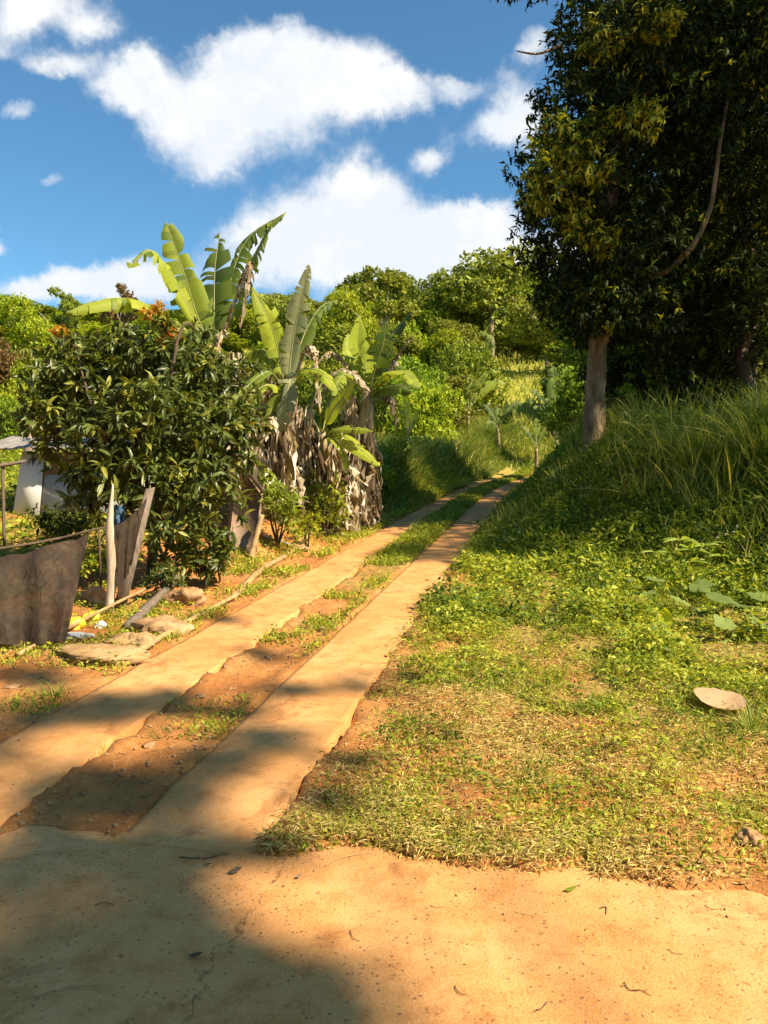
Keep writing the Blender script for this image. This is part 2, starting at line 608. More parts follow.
# concrete stained with laterite dust
def concrete(name, dusty=.5, cracks=False, ribs=False):
    m, nt = newmat(name)
    tc = N_(nt, 'ShaderNodeTexCoord')
    v = tc.outputs['Object']
    big = noise(nt, 1.1, 6, .6, v, .4)
    mid = noise(nt, 7, 6, .65, v)
    fine = noise(nt, 90, 3, .6, v)
    c = ramp(nt, big, [(.30, (.48, .205, .055)), (.5, (.62, .30, .098)), (.72, (.71, .40, .17))])
    c = mixrgb(nt, maprange(nt, mid, .40, .70, 0, .75), c, (.40, .16, .034))
    c = mixrgb(nt, maprange(nt, fine, .35, .65, .0, .35), c, (.74, .44, .17))
    pat = noise(nt, 2.6, 9, .72, v, .8)
    c = mixrgb(nt, maprange(nt, pat, .54, .66, 0, .55), c, (.27, .11, .032))
    c = mixrgb(nt, maprange(nt, pat, .44, .34, 0, .45), c, (.64, .37, .13))
    fine2 = noise(nt, 260, 2, .6, v)
    c = mixrgb(nt, maprange(nt, fine2, .50, .72, .0, .40), c, (.27, .12, .045))
    # exposed aggregate: dark grains in places, clustered and of uneven size
    vo = N_(nt, 'ShaderNodeTexVoronoi')
    vo.inputs['Scale'].default_value = 62
    nt.links.new(v, vo.inputs['Vector'])
    cellr = N_(nt, 'ShaderNodeSeparateColor')
    nt.links.new(vo.outputs['Color'], cellr.inputs[0])
    spot = math_(nt, 'LESS_THAN', vo.outputs['Distance'], math_(nt, 'MULTIPLY_ADD', math_(nt, 'MULTIPLY', cellr.outputs[2], cellr.outputs[2]), .36, .05))
    area0 = noise(nt, 1.9, 5, .65, v)
    pick = math_(nt, 'GREATER_THAN', math_(nt, 'ADD', cellr.outputs[0], maprange(nt, area0, .38, .66, -.40, .22)), .50 if cracks else .78)
    sp = math_(nt, 'MULTIPLY', math_(nt, 'MULTIPLY', spot, pick), .62)
    c = mixrgb(nt, sp, c, (.16, .085, .045))
    spw = math_(nt, 'MULTIPLY', math_(nt, 'MULTIPLY', math_(nt, 'LESS_THAN', vo.outputs['Distance'], .14), math_(nt, 'LESS_THAN', cellr.outputs[1], .035)), .55)
    c = mixrgb(nt, spw, c, (.75, .62, .45))
    h = math_(nt, 'ADD', math_(nt, 'MULTIPLY', mid, .6), math_(nt, 'MULTIPLY', fine, .30))
    h = math_(nt, 'ADD', h, math_(nt, 'MULTIPLY', fine2, .12))
    h = math_(nt, 'SUBTRACT', h, math_(nt, 'MULTIPLY', sp, .12))
    if cracks:
        # a wandering crack: distance of x to a noisy line, faded along y
        sx = N_(nt, 'ShaderNodeSeparateXYZ')
        nt.links.new(v, sx.inputs[0])
        w1 = noise(nt, 2.2, 8, .7, v)
        line = math_(nt, 'ADD', sx.outputs['X'], math_(nt, 'MULTIPLY', math_(nt, 'SUBTRACT', w1, .5), .42))
        line = math_(nt, 'SUBTRACT', line, math_(nt, 'MULTIPLY_ADD', sx.outputs['Y'], .19, -1.02))
        d = math_(nt, 'ABSOLUTE', line)
        wob = maprange(nt, noise(nt, 14, 3, .6, v), .35, .7, .001, .007)
        cr = math_(nt, 'LESS_THAN', d, wob)
        cr = math_(nt, 'MULTIPLY', cr, math_(nt, 'GREATER_THAN', sx.outputs['Y'], 1.6))
        c = mixrgb(nt, math_(nt, 'MULTIPLY', cr, .6), c, (.14, .07, .03))
        h = math_(nt, 'SUBTRACT', h, math_(nt, 'MULTIPLY', cr, .5))
    p = N_(nt, 'ShaderNodeBsdfPrincipled')
    nt.links.new(c, p.inputs['Base Color'])
    p.inputs['Roughness'].default_value = .88
    p.inputs['Specular IOR Level'].default_value = .25
    b = N_(nt, 'ShaderNodeBump')
    b.inputs['Strength'].default_value = .8
    b.inputs['Distance'].default_value = .015
    nt.links.new(h, b.inputs['Height'])
    nt.links.new(b.outputs[0], p.inputs['Normal'])
    finish(nt, p.outputs[0])
    return m


M['road'] = concrete('road concrete', cracks=True)
M['strip'] = concrete('strip concrete')

# ground: laterite soil with straw and mossy areas ("green" attribute from terrain)
m, nt = newmat('soil')
tc = N_(nt, 'ShaderNodeTexCoord')
v = tc.outputs['Object']
g = N_(nt, 'ShaderNodeAttribute', attribute_name='green')
s1 = noise(nt, 1.3, 6, .6, v)
s2 = noise(nt, 14, 6, .7, v)
s3 = noise(nt, 70, 4, .7, v)
soil = ramp(nt, s1, [(.3, (.36, .13, .035)), (.5, (.48, .21, .06)), (.7, (.58, .31, .11))])
soil = mixrgb(nt, maprange(nt, s2, .4, .7, 0, .6), soil, (.24, .095, .03))
soil = mixrgb(nt, maprange(nt, s3, .5, .75, 0, .6), soil, (.60, .40, .20))
veg = ramp(nt, s2, [(.3, (.12, .09, .02)), (.5, (.30, .22, .05)), (.7, (.52, .38, .13))])
veg = mixrgb(nt, maprange(nt, s3, .45, .7, 0, .6), veg, (.36, .30, .12))
gf = math_(nt, 'ADD', g.outputs['Fac'], math_(nt, 'MULTIPLY', math_(nt, 'SUBTRACT', s1, .5), 1.2))
c = mixrgb(nt, maprange(nt, gf, .25, .75), soil, veg)
hg = N_(nt, 'ShaderNodeAttribute', attribute_name='hill')
hc = ramp(nt, noise(nt, .35, 6, .7, v), [(.3, (.18, .22, .03)), (.5, (.34, .35, .06)), (.7, (.50, .43, .12))])
c = mixrgb(nt, hg.outputs['Fac'], c, hc)
p = N_(nt, 'ShaderNodeBsdfPrincipled')
nt.links.new(c, p.inputs['Base Color'])
p.inputs['Roughness'].default_value = .95
p.inputs['Specular IOR Level'].default_value = .1
b = N_(nt, 'ShaderNodeBump')
b.inputs['Strength'].default_value = .8
b.inputs['Distance'].default_value = .03
nt.links.new(math_(nt, 'ADD', s2, math_(nt, 'MULTIPLY', s3, .5)), b.inputs['Height'])
nt.links.new(b.outputs[0], p.inputs['Normal'])
finish(nt, p.outputs[0])
M['soil'] = m

# ------------------------------------------------------------------ ground, road, strips
def axis(lo, hi, fine_lo, fine_hi, step, grow):
    a = list(np.arange(fine_lo, fine_hi, step))
    s = step
    x = fine_lo
    L = []
    while x > lo:
        s *= grow
        x -= s
        L.append(x)
    s = step
    x = a[-1]
    H = []
    while x < hi:
        s *= grow
        x += s
        H.append(x)
    return np.array(L[::-1] + a + H)


def grid_obj(name, xs, ys, zf, mat, attrs=None, smooth=True):
    X, Y = np.meshgrid(xs, ys)
    Z = zf(X, Y)
    V = np.stack([X, Y, Z], -1).reshape(-1, 3)
    nx, ny = len(xs), len(ys)
    i = np.arange((ny - 1) * (nx - 1))
    r, c = i // (nx - 1), i % (nx - 1)
    b = r * nx + c
    F = np.stack([b, b + 1, b + nx + 1, b + nx], 1)
    mb = MB()
    mb.add(V, F)
    o = build(mb, name, mat, smooth=smooth)
    if attrs:
        for k, fn in attrs.items():
            a = o.data.attributes.new(k, 'FLOAT', 'POINT')
            a.data.foreach_set('value', fn(V[:, 0], V[:, 1]).astype(np.float32))
    return o


def green_amt(x, y):
    n = track_n(x, y)
    g = .62 * sstep(-1.3, -.2, n) * sstep(3.2, 5.5, y + .2 * x)
    g = g + .5 * sstep(.5, 2.5, n) * sstep(5, 8, y)
    g = np.maximum(g, sstep(6, 13, y) * sstep(.42, .2, np.abs(n + 2.145)) * .9)
    g = np.maximum(g, .6 * sstep(-4.5, -7, n) * sstep(6, 9, y))
    g = np.maximum(g, sstep(15, 22, y))
    g = np.maximum(g, .5 * sstep(9, 14, y) * sstep(-3.2, -3.6, n))
    return g


xs = axis(-160, 180, -4.5, 5.5, .045, 1.035)
ys = axis(-40, 230, 2.9, 14, .05, 1.03)
struct(grid_obj('ground', xs, ys, gz_full, M['soil'],
                {'green': green_amt, 'hill': lambda x, y: sstep(38, 46, y)}))


def road_z(x, y):
    return 0.004 * vnoise(x, y, .9) + 0.002 * vnoise(x, y, .2) - 0.12 * sstep(.16, .22, y - edge_y(x))


xs = axis(-45, 45, -3, 4, .06, 1.08)
ys = np.concatenate([np.arange(-5, 1.4, .3), np.arange(1.4, 4.0, .05)])
struct(grid_obj('road', xs, ys, road_z, M['road']))

for nc in (-1.515, -2.77):
    ts = np.concatenate([np.arange(2.2, 4.6, .02), np.arange(4.6, 16, .08), np.arange(16, 37.5, .3)])
    us = np.array([-.315, -.312, -.28, -.15, 0, .15, .28, .312, .315])
    T, U = np.meshgrid(ts, us, indexing='ij')
    ew = 1 + .035 * vnoise(T, T * 0 + nc * 3, .35) * np.sign(U) * 2 + .03 * vnoise(T, T * 0 + U, 1.6)
    nn = nc + U * ew + curve_off(T)
    Xc = TD[0] * T + TN[0] * nn
    Yc = TD[1] * T + TN[1] * nn
    Z = slope_z(Yc) + .028 + .005 * vnoise(Xc, Yc, .6)
    de_ = Yc - edge_y(Xc)
    junction = sstep(.5, .02, de_)
    Z = Z * (1 - junction) + (.004) * junction - .10 * (de_ < .022)
    edge = (np.abs(U) > .313)
    Z = np.where(edge, Z - .14, Z)
    Z = np.where((np.abs(U) > .27) & ~edge, Z - .006 - .012 * np.abs(vnoise(Xc, Yc, .13)), Z)
    V = np.stack([Xc, Yc, Z], -1).reshape(-1, 3)
    nu = len(us)
    F = [(i * nu + k, (i + 1) * nu + k, (i + 1) * nu + k + 1, i * nu + k + 1) for i in range(len(ts) - 1) for k in range(nu - 1)]
    F = [f[::-1] for f in F]
    mb = MB()
    mb.add(V, F)
    struct(build(mb, 'track_strip', M['strip'], smooth=False))


# ------------------------------------------------------------------ low vegetation (stuff)
def sample_view(N, y0, y1, x0=-.56, x1=.56, power=1.6):
    """points on the ground in the view wedge, denser near the camera"""
    u = rng.random(N)
    k = 2 - power
    Y = (y0 ** k + u * (y1 ** k - y0 ** k)) ** (1 / k) if abs(k) > 1e-6 else y0 * (y1 / y0) ** u
    X = Y * (x0 + (x1 - x0) * rng.random(N))
    return X, Y


def verge_density(x, y):
    n = track_n(x, y)
    d = sstep(-1.27, -.85, n + .28 * vnoise(x, y, .4)) * sstep(-.02, .10, y - edge_y(x) + .10 * vnoise(x, y, .3))
    patch = .50 + 1.5 * vnoise(x, y, .8) + 1.5 * vnoise(x, y, .22)
    rich = .38 + .50 * sstep(4, 8, y + .6 * x)
    bare = sstep(.22, .45, vnoise(x + 7, y + 3, 1.3)) * sstep(9, 5, y)
    return d * np.clip(patch, .08, 1) * rich * (1 - .85 * bare)


mb = MB()
# small weeds on the verge
X, Y = sample_view(250000, 3.0, 15, -.2, .58)
k = rng.random(len(X)) < verge_density(X, Y) * sstep(17, 12, Y)
X, Y = X[k], Y[k]
Z = gz_full(X, Y)
n_ = len(X)
dist = np.hypot(X, Y)
hh = (.015 + .10 * np.clip(.4 + vnoise(X, Y, .5) * 1.6, 0, 1) * sstep(3.3, 6, Y + .4 * X)) * rng.random(n_) * 1.3
pos = np.stack([X, Y, Z + hh], 1)
sz = .014 * (dist / 4) ** .7 * (.4 + 1.3 * rng.random(n_) ** 1.5)
nm = nrm(np.array([0, 0, 1.2]) + rng.normal(size=(n_, 3)) * .55)
dr = rdir(n_) * np.array([1, 1, .35])
rr = np.clip(.48 + .25 * rng.normal(size=n_) + .7 * vnoise(X, Y, .9) + .6 * vnoise(X, Y, .2) - .12 * sstep(6, 9, Y), 0, 1)
leaves(mb, pos, dr, nm, sz * (1.5 + 1.2 * rng.random(n_)), sz * (.6 + .4 * rng.random(n_)), T_FOLD, rr)
# second population: greener higher clumps of herb leaves
X, Y = sample_view(120000, 4.4, 16, -.12, .58)
dens = np.clip(-.45 + 2.4 * vnoise(X, Y, .55) + 1.0 * sstep(5.5, 9.5, Y + .6 * X), 0, 1) * verge_density(X, Y) * 1.6
k = rng.random(len(X)) < dens * sstep(17, 13, Y)
X, Y = X[k], Y[k]
n_ = len(X)
dist = np.hypot(X, Y)
hh = .24 * rng.random(n_) ** 1.2 * np.clip(.3 + dens[k], 0, 1.1)
pos = np.stack([X, Y, gz_full(X, Y) + hh], 1)
sz = .027 * (dist / 6) ** .5 * (.4 + 1.3 * rng.random(n_) ** 1.4)
leaves(mb, pos, rdir(n_) * np.array([1, 1, .4]), nrm(np.array([.2, -.1, 1]) + rng.normal(size=(n_, 3)) * .5), sz * 1.6, sz * .95, T_FOLD,
       np.clip(.40 + .22 * rng.normal(size=n_) + .9 * vnoise(X, Y, .35), 0, 1))
# short blades in the verge
X, Y = sample_view(170000, 3.1, 15, -.2, .58)
k = rng.random(len(X)) < verge_density(X, Y)
X, Y = X[k], Y[k]
n_ = len(X)
pos = np.stack([X, Y, gz_full(X, Y)], 1)
an = rng.random(n_) * 2 * pi
lean = np.stack([np.cos(an), np.sin(an), 0 * an], 1) * (.3 + .8 * rng.random(n_))[:, None]
blades(mb, pos, (.025 + .08 * rng.random(n_) ** 2 * (1 + sstep(5, 9, Y))) * (Y / 5) ** .4, .003 + .003 * (Y / 5), lean, np.clip(.55 + .3 * rng.normal(size=n_), 0, 1), .7, 2)
stuff(build(mb, 'verge_weeds', M['weed']), 'short green weeds covering the verge right of the track', 'weeds')

mb = MB()
X, Y = sample_view(190000, 2.95, 13, -.22, .58, 1.8)
n = track_n(X, Y)
de = (1 + .8 * sstep(.9, .1, Y - edge_y(X))) * sstep(-1.30, -1.0, n + .2 * vnoise(X, Y, .4)) * sstep(-.12, .03, Y - edge_y(X) + .12 * vnoise(X, Y, .25)) * (.25 + .75 * sstep(9.5, 5, Y))
de = de * np.clip(.55 + 1.5 * vnoise(X + 9, Y, .5), .1, 1)
k = rng.random(len(X)) < de
X, Y = X[k], Y[k]
n_ = len(X)
pos = np.stack([X, Y, gz_full(X, Y) + .004 + .018 * rng.random(n_)], 1)
an = rng.random(n_) * 2 * pi
dr = np.stack([np.cos(an), np.sin(an), .25 * rng.normal(size=n_)], 1)
leaves(mb, pos, dr, nrm(np.array([0, 0, 1]) + .6 * rng.normal(size=(n_, 3))), .022 + .035 * rng.random(n_), .0035 + .004 * rng.random(n_), T_SIMPLE, rng.random(n_))
# a few strays on the concrete
X, Y = sample_view(1500, 2.0, 9, -.5, .5)
k = rng.random(len(X)) < .35 + .65 * (np.abs(Y - edge_y(X)) < .18)
X, Y = X[k], Y[k]
k = (Y < edge_y(X) + .02)
X, Y = X[k], Y[k]
n_ = len(X)
an = rng.random(n_) * 2 * pi
leaves(mb, np.stack([X, Y, 0 * X + .006], 1), np.stack([np.cos(an), np.sin(an), 0 * an], 1), nrm(np.array([0, 0, 1]) + .2 * rng.normal(size=(n_, 3))),
       .008 + .014 * rng.random(n_), .003 + .003 * rng.random(n_), T_SIMPLE, rng.random(n_) * .6)
stuff(build(mb, 'dry_clippings', M['dry']), 'dry straw coloured grass clippings strewn on the near verge', 'clippings')

# crumbs of soil and gravel
mb = MB()
OCT = np.array([[1, 0, 0], [-1, 0, 0], [0, 1, 0], [0, -1, 0], [0, 0, .8], [0, 0, -.8]])
OF = np.array([(0, 2, 4), (2, 1, 4), (1, 3, 4), (3, 0, 4), (2, 0, 5), (1, 2, 5), (3, 1, 5), (0, 3, 5)])
X, Y = sample_view(26000, 2.0, 12, -.56, .56, 1.7)
n = track_n(X, Y)
onroad = Y < edge_y(X)
soil_ = (n < -3.05) & (n > -5.5) | (np.abs(n + 2.145) < .34)
onstrip = ~onroad & ~soil_ & (n < -1.2) & (n > -3.1)
vg = ~onroad & (n > -1.2)
pr = np.where(onroad, .10 * sstep(.5, 0, edge_y(X) - Y) + .01, np.where(soil_, 1.0, np.where(onstrip, .05, .25)))
k = rng.random(len(X)) < pr * np.clip(.5 + 1.6 * vnoise(X, Y, .4), .05, 1)
X, Y, onroad, onstrip = X[k], Y[k], onroad[k], onstrip[k]
m_ = len(X)
Zc = np.where(onroad, .001, np.where(onstrip, slope_z(Y) + .028, gz_full(X, Y)))
s_ = (.0025 + .012 * rng.random(m_) ** 4) * np.where(onroad | onstrip, .6, 1.25)
V = np.stack([X, Y, Zc + s_ * .3], 1)[:, None, :] + OCT[None] * s_[:, None, None] * (.6 + .8 * rng.random((m_, 6, 1)))
mb.add(V.reshape(-1, 3), (OF[None] + (np.arange(m_) * 6)[:, None, None]).reshape(-1, 3), .5)
stuff(build(mb, 'soil_crumbs', M['rock']), 'crumbs of red soil and gravel between and beside the strips', 'gravel')

# grass in the middle of the track and along its left edge
mb = MB()


def patch_plants(mb, X, Y, hmax, lsize, rmean=.5, bladefrac=.3, spread=1.0):
    n_ = len(X)
    Z = gz_full(X, Y)
    kb = rng.random(n_) < bladefrac
    pos = np.stack([X, Y, Z], 1)
    nb = kb.sum()
    an = rng.random(nb) * 2 * pi
    lean = np.stack([np.cos(an), np.sin(an), 0 * an], 1) * (.3 + .9 * rng.random(nb))[:, None]
    hm = np.broadcast_to(hmax, (n_,))
    blades(mb, pos[kb], hm[kb] * (.6 + .9 * rng.random(nb)), .004 + .0012 * Y[kb], lean, np.clip(rmean + .1 + .3 * rng.normal(size=nb), 0, 1), .8, 3)
    kl = ~kb
    nl = kl.sum()
    q = pos[kl] + np.stack([0 * X[kl], 0 * X[kl], hm[kl] * rng.random(nl)], 1)
    s = lsize * (.6 + .8 * rng.random(nl)) * (Y[kl] / 6) ** .5
    leaves(mb, q, rdir(nl) * np.array([1, 1, .5]), nrm(np.array([.1, 0, 1]) + .6 * rng.normal(size=(nl, 3))), s * 1.5, s * .8, T_FOLD,
           np.clip(rmean + .28 * rng.normal(size=nl), 0, 1))


def along(N, n0, n1, t0, t1, power=1.5):
    u = rng.random(N)
    k = 2 - power
    t = (t0 ** k + u * (t1 ** k - t0 ** k)) ** (1 / k)
    nn = n0 + (n1 - n0) * rng.random(N)
    nn2 = nn + curve_off(t)
    return TD[0] * t + TN[0] * nn2, TD[1] * t + TN[1] * nn2, nn, t


X, Y, nn, t = along(60000, -2.50, -1.80, 4.2, 42, 1.2)
de = np.clip(-.15 + 2.8 * vnoise(X, Y, .45) + 1.0 * sstep(7, 13, Y), 0, 1) * sstep(.37, .26, np.abs(nn + 2.145) + .10 * vnoise(X, Y, .3))
k = rng.random(len(X)) < de
patch_plants(mb, X[k], Y[k], (.04 + .10 * sstep(5, 12, Y))[k], .020, .50, .5)
stuff(build(mb, 'median_weeds', M['weed']), 'green weeds growing on the soil between the two concrete strips', 'weeds')

mb = MB()
X, Y, nn, t = along(90000, -5.2, -3.02, 3.6, 30, 1.3)
edge = sstep(-3.55, -3.2, nn) * sstep(5.5, 8, Y)
pat = np.clip(-.12 + 3.0 * vnoise(X + 4, Y, .45), 0, 1)
de = np.clip(edge * (.45 + 1.6 * vnoise(X, Y, .5)) + pat * .8 + sstep(18, 24, Y), 0, 1) * sstep(-3.03, -3.18, nn - .1 * vnoise(X, Y, .3))
k = rng.random(len(X)) < de
patch_plants(mb, X[k], Y[k], (.06 + .06 * sstep(6, 14, Y) + .25 * sstep(19, 24, Y))[k], .022, .56, .45)
stuff(build(mb, 'bank_weeds', M['weed']), 'low weeds on the red soil left of the track', 'weeds')

# bank on the right: herbs and tall grass
mb = MB()
mg = MB()


def near_trunk(x, y):
    # the ground in front of the trunk is trodden and low
    return 1 - .72 * np.exp(-((x - .27 * y) / .55) ** 2) * sstep(9.5, 11.5, y) * sstep(18, 16.5, y)


def bank_amt(x, y):
    dist = (x - 0.9) * 0.804 + (y - 13) * 0.595
    return sstep(-1.2, -.2, dist + .5 * vnoise(x, y, .8)) * sstep(-1.05, -.5, track_n(x, y) + .25 * vnoise(x, y, .5))


X, Y = sample_view(300000, 7, 30, .0, .62, 1.2)
k = rng.random(len(X)) < bank_amt(X, Y)
X, Y = X[k], Y[k]
n_ = len(X)
hb = near_trunk(X, Y) * (.12 + .45 * np.clip(.5 + 1.4 * vnoise(X, Y, .7), 0, 1)) * (.4 + .6 * sstep(-1, 1.2, (X - .9) * .804 + (Y - 13) * .595)) * (1 - .6 * sstep(.3, -.9, track_n(X, Y)))
pos = np.stack([X, Y, gz_full(X, Y) + hb * rng.random(n_) ** .7], 1)
s = .030 * (Y / 9) ** .5 * (.4 + 1.3 * rng.random(n_) ** 1.5)
leaves(mb, pos, rdir(n_) * np.array([1, 1, .8]), nrm(np.array([.1, -.1, 1]) + .75 * rng.normal(size=(n_, 3))), s * (1.6 + 1.6 * rng.random(n_)), s * .8, T_FOLD,
       np.clip(.38 + .27 * rng.normal(size=n_), 0, 1))
stuff(build(mb, 'bank_herbs', M['weed']), 'leafy herbs filling the shady bank below the big tree', 'herbs')
X, Y = sample_view(52000, 7.5, 30, .05, .64, 1.4)
dist = (X - 0.9) * 0.804 + (Y - 13) * 0.595
de = bank_amt(X, Y) * np.clip(.10 + 2.2 * vnoise(X, Y, .9) + .55 * sstep(.2, 2.2, dist), 0, 1)
k = rng.random(len(X)) < de
X, Y, dist = X[k], Y[k], dist[k]
n_ = len(X)
an = rng.random(n_) * 2 * pi
lean = np.stack([np.cos(an) - .25, np.sin(an) - .15, 0 * an], 1) * (.15 + .55 * rng.random(n_))[:, None]
hg_ = (.28 + .75 * sstep(0, 2.2, dist)) * (.35 + .85 * rng.random(n_) ** 1.3) * near_trunk(X, Y) * (1 - .5 * sstep(1.2, .2, track_n(X, Y)) * 1.0)
blades(mg, np.stack([X, Y, gz_full(X, Y)], 1), hg_, .010 + .012 * rng.random(n_) ** 2 + .0006 * Y, lean, np.clip(.62 + .30 * rng.normal(size=n_), 0, 1), .55, 4)
stuff(build(mg, 'tall_grass', M['tallgrass']), 'tall arching grass on the raised bank at the right', 'grass')

# tall grass bank left of the track, beyond the bananas, and around the crest
mg = MB()
X, Y, nn, t = along(52000, -7.5, -3.35, 17.5, 48, 1.0)
hs = (.35 + .9 * sstep(-3.4, -4.6, nn)) * sstep(16, 20, Y)
k = rng.random(len(X)) < np.clip(.5 + 1.2 * vnoise(X, Y, 1.2), .1, 1)
X, Y, hs = X[k], Y[k], hs[k]
X2, Y2, nn2, t2 = along(26000, -4.5, 4.5, 38, 52, 1.0)
offs = np.clip(np.minimum(np.abs(nn2 + 1.515), np.abs(nn2 + 2.77)) - .4, 0, 1) + sstep(40, 44, Y2)
k2 = rng.random(len(X2)) < offs
X2, Y2 = X2[k2], Y2[k2]
hs = np.concatenate([hs, .25 + .5 * rng.random(len(X2))])
X = np.concatenate([X, X2])
Y = np.concatenate([Y, Y2])
n_ = len(X)
an = rng.random(n_) * 2 * pi
lean = np.stack([np.cos(an), np.sin(an), 0 * an], 1) * (.2 + .7 * rng.random(n_))[:, None]
blades(mg, np.stack([X, Y, gz_full(X, Y)], 1), hs * (.5 + .7 * rng.random(n_)), .012 + .0009 * Y, lean, np.clip(.5 + .3 * rng.normal(size=n_), 0, 1), .7, 3)
stuff(build(mg, 'track_side_grass', M['tallgrass']), 'tall green grass along the left side of the track at the crest', 'grass')

# grass on the sunny hillside beyond
mg = MB()
N0 = 60000
Y = 42 + 85 * rng.random(N0) ** 1.3
X = Y * (-.6 + 1.2 * rng.random(N0))
n_ = len(X)
an = rng.random(n_) * 2 * pi
lean = np.stack([np.cos(an), np.sin(an), 0 * an], 1) * (.2 + .7 * rng.random(n_))[:, None]
blades(mg, np.stack([X, Y, gz_full(X, Y)], 1), .35 + .6 * rng.random(n_), .05 + .0012 * Y, lean, rng.random(n_), .6, 2)
stuff(build(mg, 'hillside_grass', M['hillgrass']), 'yellow green grass on the sunny hillside', 'grass')

# flat ground left of the track behind the fence: rough green growth
mb = MB()
Y = 7.3 + 32 * rng.random(46000) ** 1.4
X = Y * (-.60) + rng.random(46000) * (Y * .60 - 1)
k = track_n(X, Y) < -5.6
X, Y = X[k], Y[k]
patch_plants(mb, X, Y, (.12 + .5 * np.clip(.4 + 1.5 * vnoise(X, Y, 1.5), 0, 1)) * (.35 + .65 * sstep(13, 15, Y)), .05, .42, .45)
stuff(build(mb, 'yard_weeds', M['weed']), 'rough weeds in the yard around the hut', 'weeds')


# ------------------------------------------------------------------ foliage helpers
def whorl_foliage(mb, cents, rads, nclus, per, L, W, tmpl=T_FOLD, shell=.55, droop=.25, up=.6, rbase=.45, rvar=.25, twig=.1, squash=None):
    """clusters of leaves spread through ellipsoids; leaf rosettes round outward pointing twig ends"""
    cents = np.asarray(cents, float)
    rads = np.asarray(rads, float)
    if rads.ndim == 1:
        rads = np.repeat(rads[:, None], 3, 1)
    vol = (rads ** 2).prod(1) ** (1 / 3)
    which = rng.choice(len(cents), nclus, p=vol / vol.sum())
    u = rdir(nclus)
    rr = (1 - shell * rng.random(nclus) ** 1.5)
    pos = cents[which] + u * rads[which] * rr[:, None]
    out = nrm(u * .8 + np.array([0, 0, .35]) + .4 * rng.normal(size=(nclus, 3)))
    cl_r = np.clip(rbase + rvar * .6 * rng.normal(size=nclus), 0, 1)
    pp = np.repeat(pos, per, 0)
    oo = np.repeat(out, per, 0)
    n_ = len(pp)
    s = rdir(n_)
    dr = nrm(s + oo * .55 - np.array([0, 0, droop]))
    nm = nrm(oo * .5 + np.array([0, 0, up]) + .35 * rng.normal(size=(n_, 3)))
    pp = pp + oo * (twig * (rng.random(n_) - .5))[:, None]
    sc = .65 + .6 * rng.random(n_)
    leaves(mb, pp, dr, nm, L * sc, W * sc, tmpl, np.clip(np.repeat(cl_r, per) + rvar * .5 * rng.normal(size=n_), 0, 1))
    return pos


def limbs(mb, fork, targets, r0, r1, wob=.15, sides=7):
    for tg in targets:
        tg = np.asarray(tg, float)
        mid = (fork + tg) / 2 + rng.normal(size=3) * wob * np.linalg.norm(tg - fork) + np.array([0, 0, .1 * np.linalg.norm(tg - fork)])
        pts = catmull([fork, mid, tg], 9)
        tube(mb, pts, np.linspace(r0, r1, 9), sides, rng.random())


# ------------------------------------------------------------------ hillside trees (variants, then copies)
def make_variant(seed, kind):
    global rng
    rng = np.random.default_rng(seed)
    cr = MB()
    tk = MB()
    if kind == 'round':
        nb = 13
        c = []
        r = []
        for i in range(nb):
            a = rng.random() * 2 * pi
            rad = .30 * rng.random() ** .6
            h = .30 + .52 * rng.random() * (1 - .5 * rad)
            c.append([rad * math.cos(a), rad * math.sin(a), h])
            r.append([.13 + .09 * rng.random()] * 2 + [.10 + .07 * rng.random()])
        ncl, per = 1050, 5
    elif kind == 'tall':
        c = []
        r = []
        for i in range(14):
            h = .32 + .60 * i / 13
            w = .20 * math.sin(pi * (i + 1.5) / 16)
            a = rng.random() * 2 * pi
            c.append([w * math.cos(a), w * math.sin(a), h])
            r.append([.10 + .06 * rng.random()] * 2 + [.08 + .04 * rng.random()])
        ncl, per = 950, 5
    elif kind == 'airy':
        c = []
        r = []
        for i in range(16):
            a = rng.random() * 2 * pi
            rad = .36 * rng.random() ** .5
            c.append([rad * math.cos(a), rad * math.sin(a), .6 + .36 * rng.random() - .3 * rad])
            r.append([.075 + .05 * rng.random()] * 2 + [.035 + .03 * rng.random()])
        ncl, per = 520, 5
    else:  # bushy to the ground
        c = []
        r = []
        for i in range(16):
            a = rng.random() * 2 * pi
            rad = .40 * rng.random() ** .6
            h = .18 + .60 * rng.random() * (1 - rad)
            c.append([rad * math.cos(a), rad * math.sin(a), h])
            r.append([.15 + .1 * rng.random()] * 2 + [.13 + .07 * rng.random()])
        ncl, per = 1150, 5
    whorl_foliage(cr, c, r, int(ncl * 2), per, .036, .021, T_SIMPLE, .5, .2, .6, .45, .35, .03)
    fork = np.array([.01, 0, .34 if kind != 'bush' else .12])
    tube(tk, catmull([[0, 0, -.06], [.012, .008, .15], fork], 7), np.linspace(.024, .016, 7), 7)
    pick = rng.choice(len(c), min(8, len(c)), replace=False)
    limbs(tk, fork, [c[i] for i in pick], .012, .003, .12, 5)
    cm = cr.mesh('crown', M['t_mid'])
    tm = tk.mesh('trunk', M['palebark'])
    return cm, tm


VAR = {}
for i, kd in enumerate(['round', 'round', 'tall', 'airy', 'bush', 'bush']):
    VAR.setdefault(kd, []).append(make_variant(100 + i, kd))
rng = np.random.default_rng(77)

skyline = [(-80, 300), (0, 290), (40, 291), (100, 288), (150, 300), (210, 300), (262, 285), (285, 281), (310, 292), (345, 276), (385, 262), (420, 268), (436, 262),
           (460, 243), (490, 236), (520, 240), (545, 255), (600, 270), (700, 270), (850, 265)]
skx = [a for a, b in skyline]
sky_ = [b for a, b in skyline]
placed = []
LOOK = {'t_lime': 'bright lime green', 't_mid': 'mid green', 't_olive': 'olive green', 't_brown': 'brownish'}
SHAPE = {'round': 'round crowned tree', 'tall': 'slender tree', 'airy': 'open crowned tree', 'bush': 'bushy tree'}


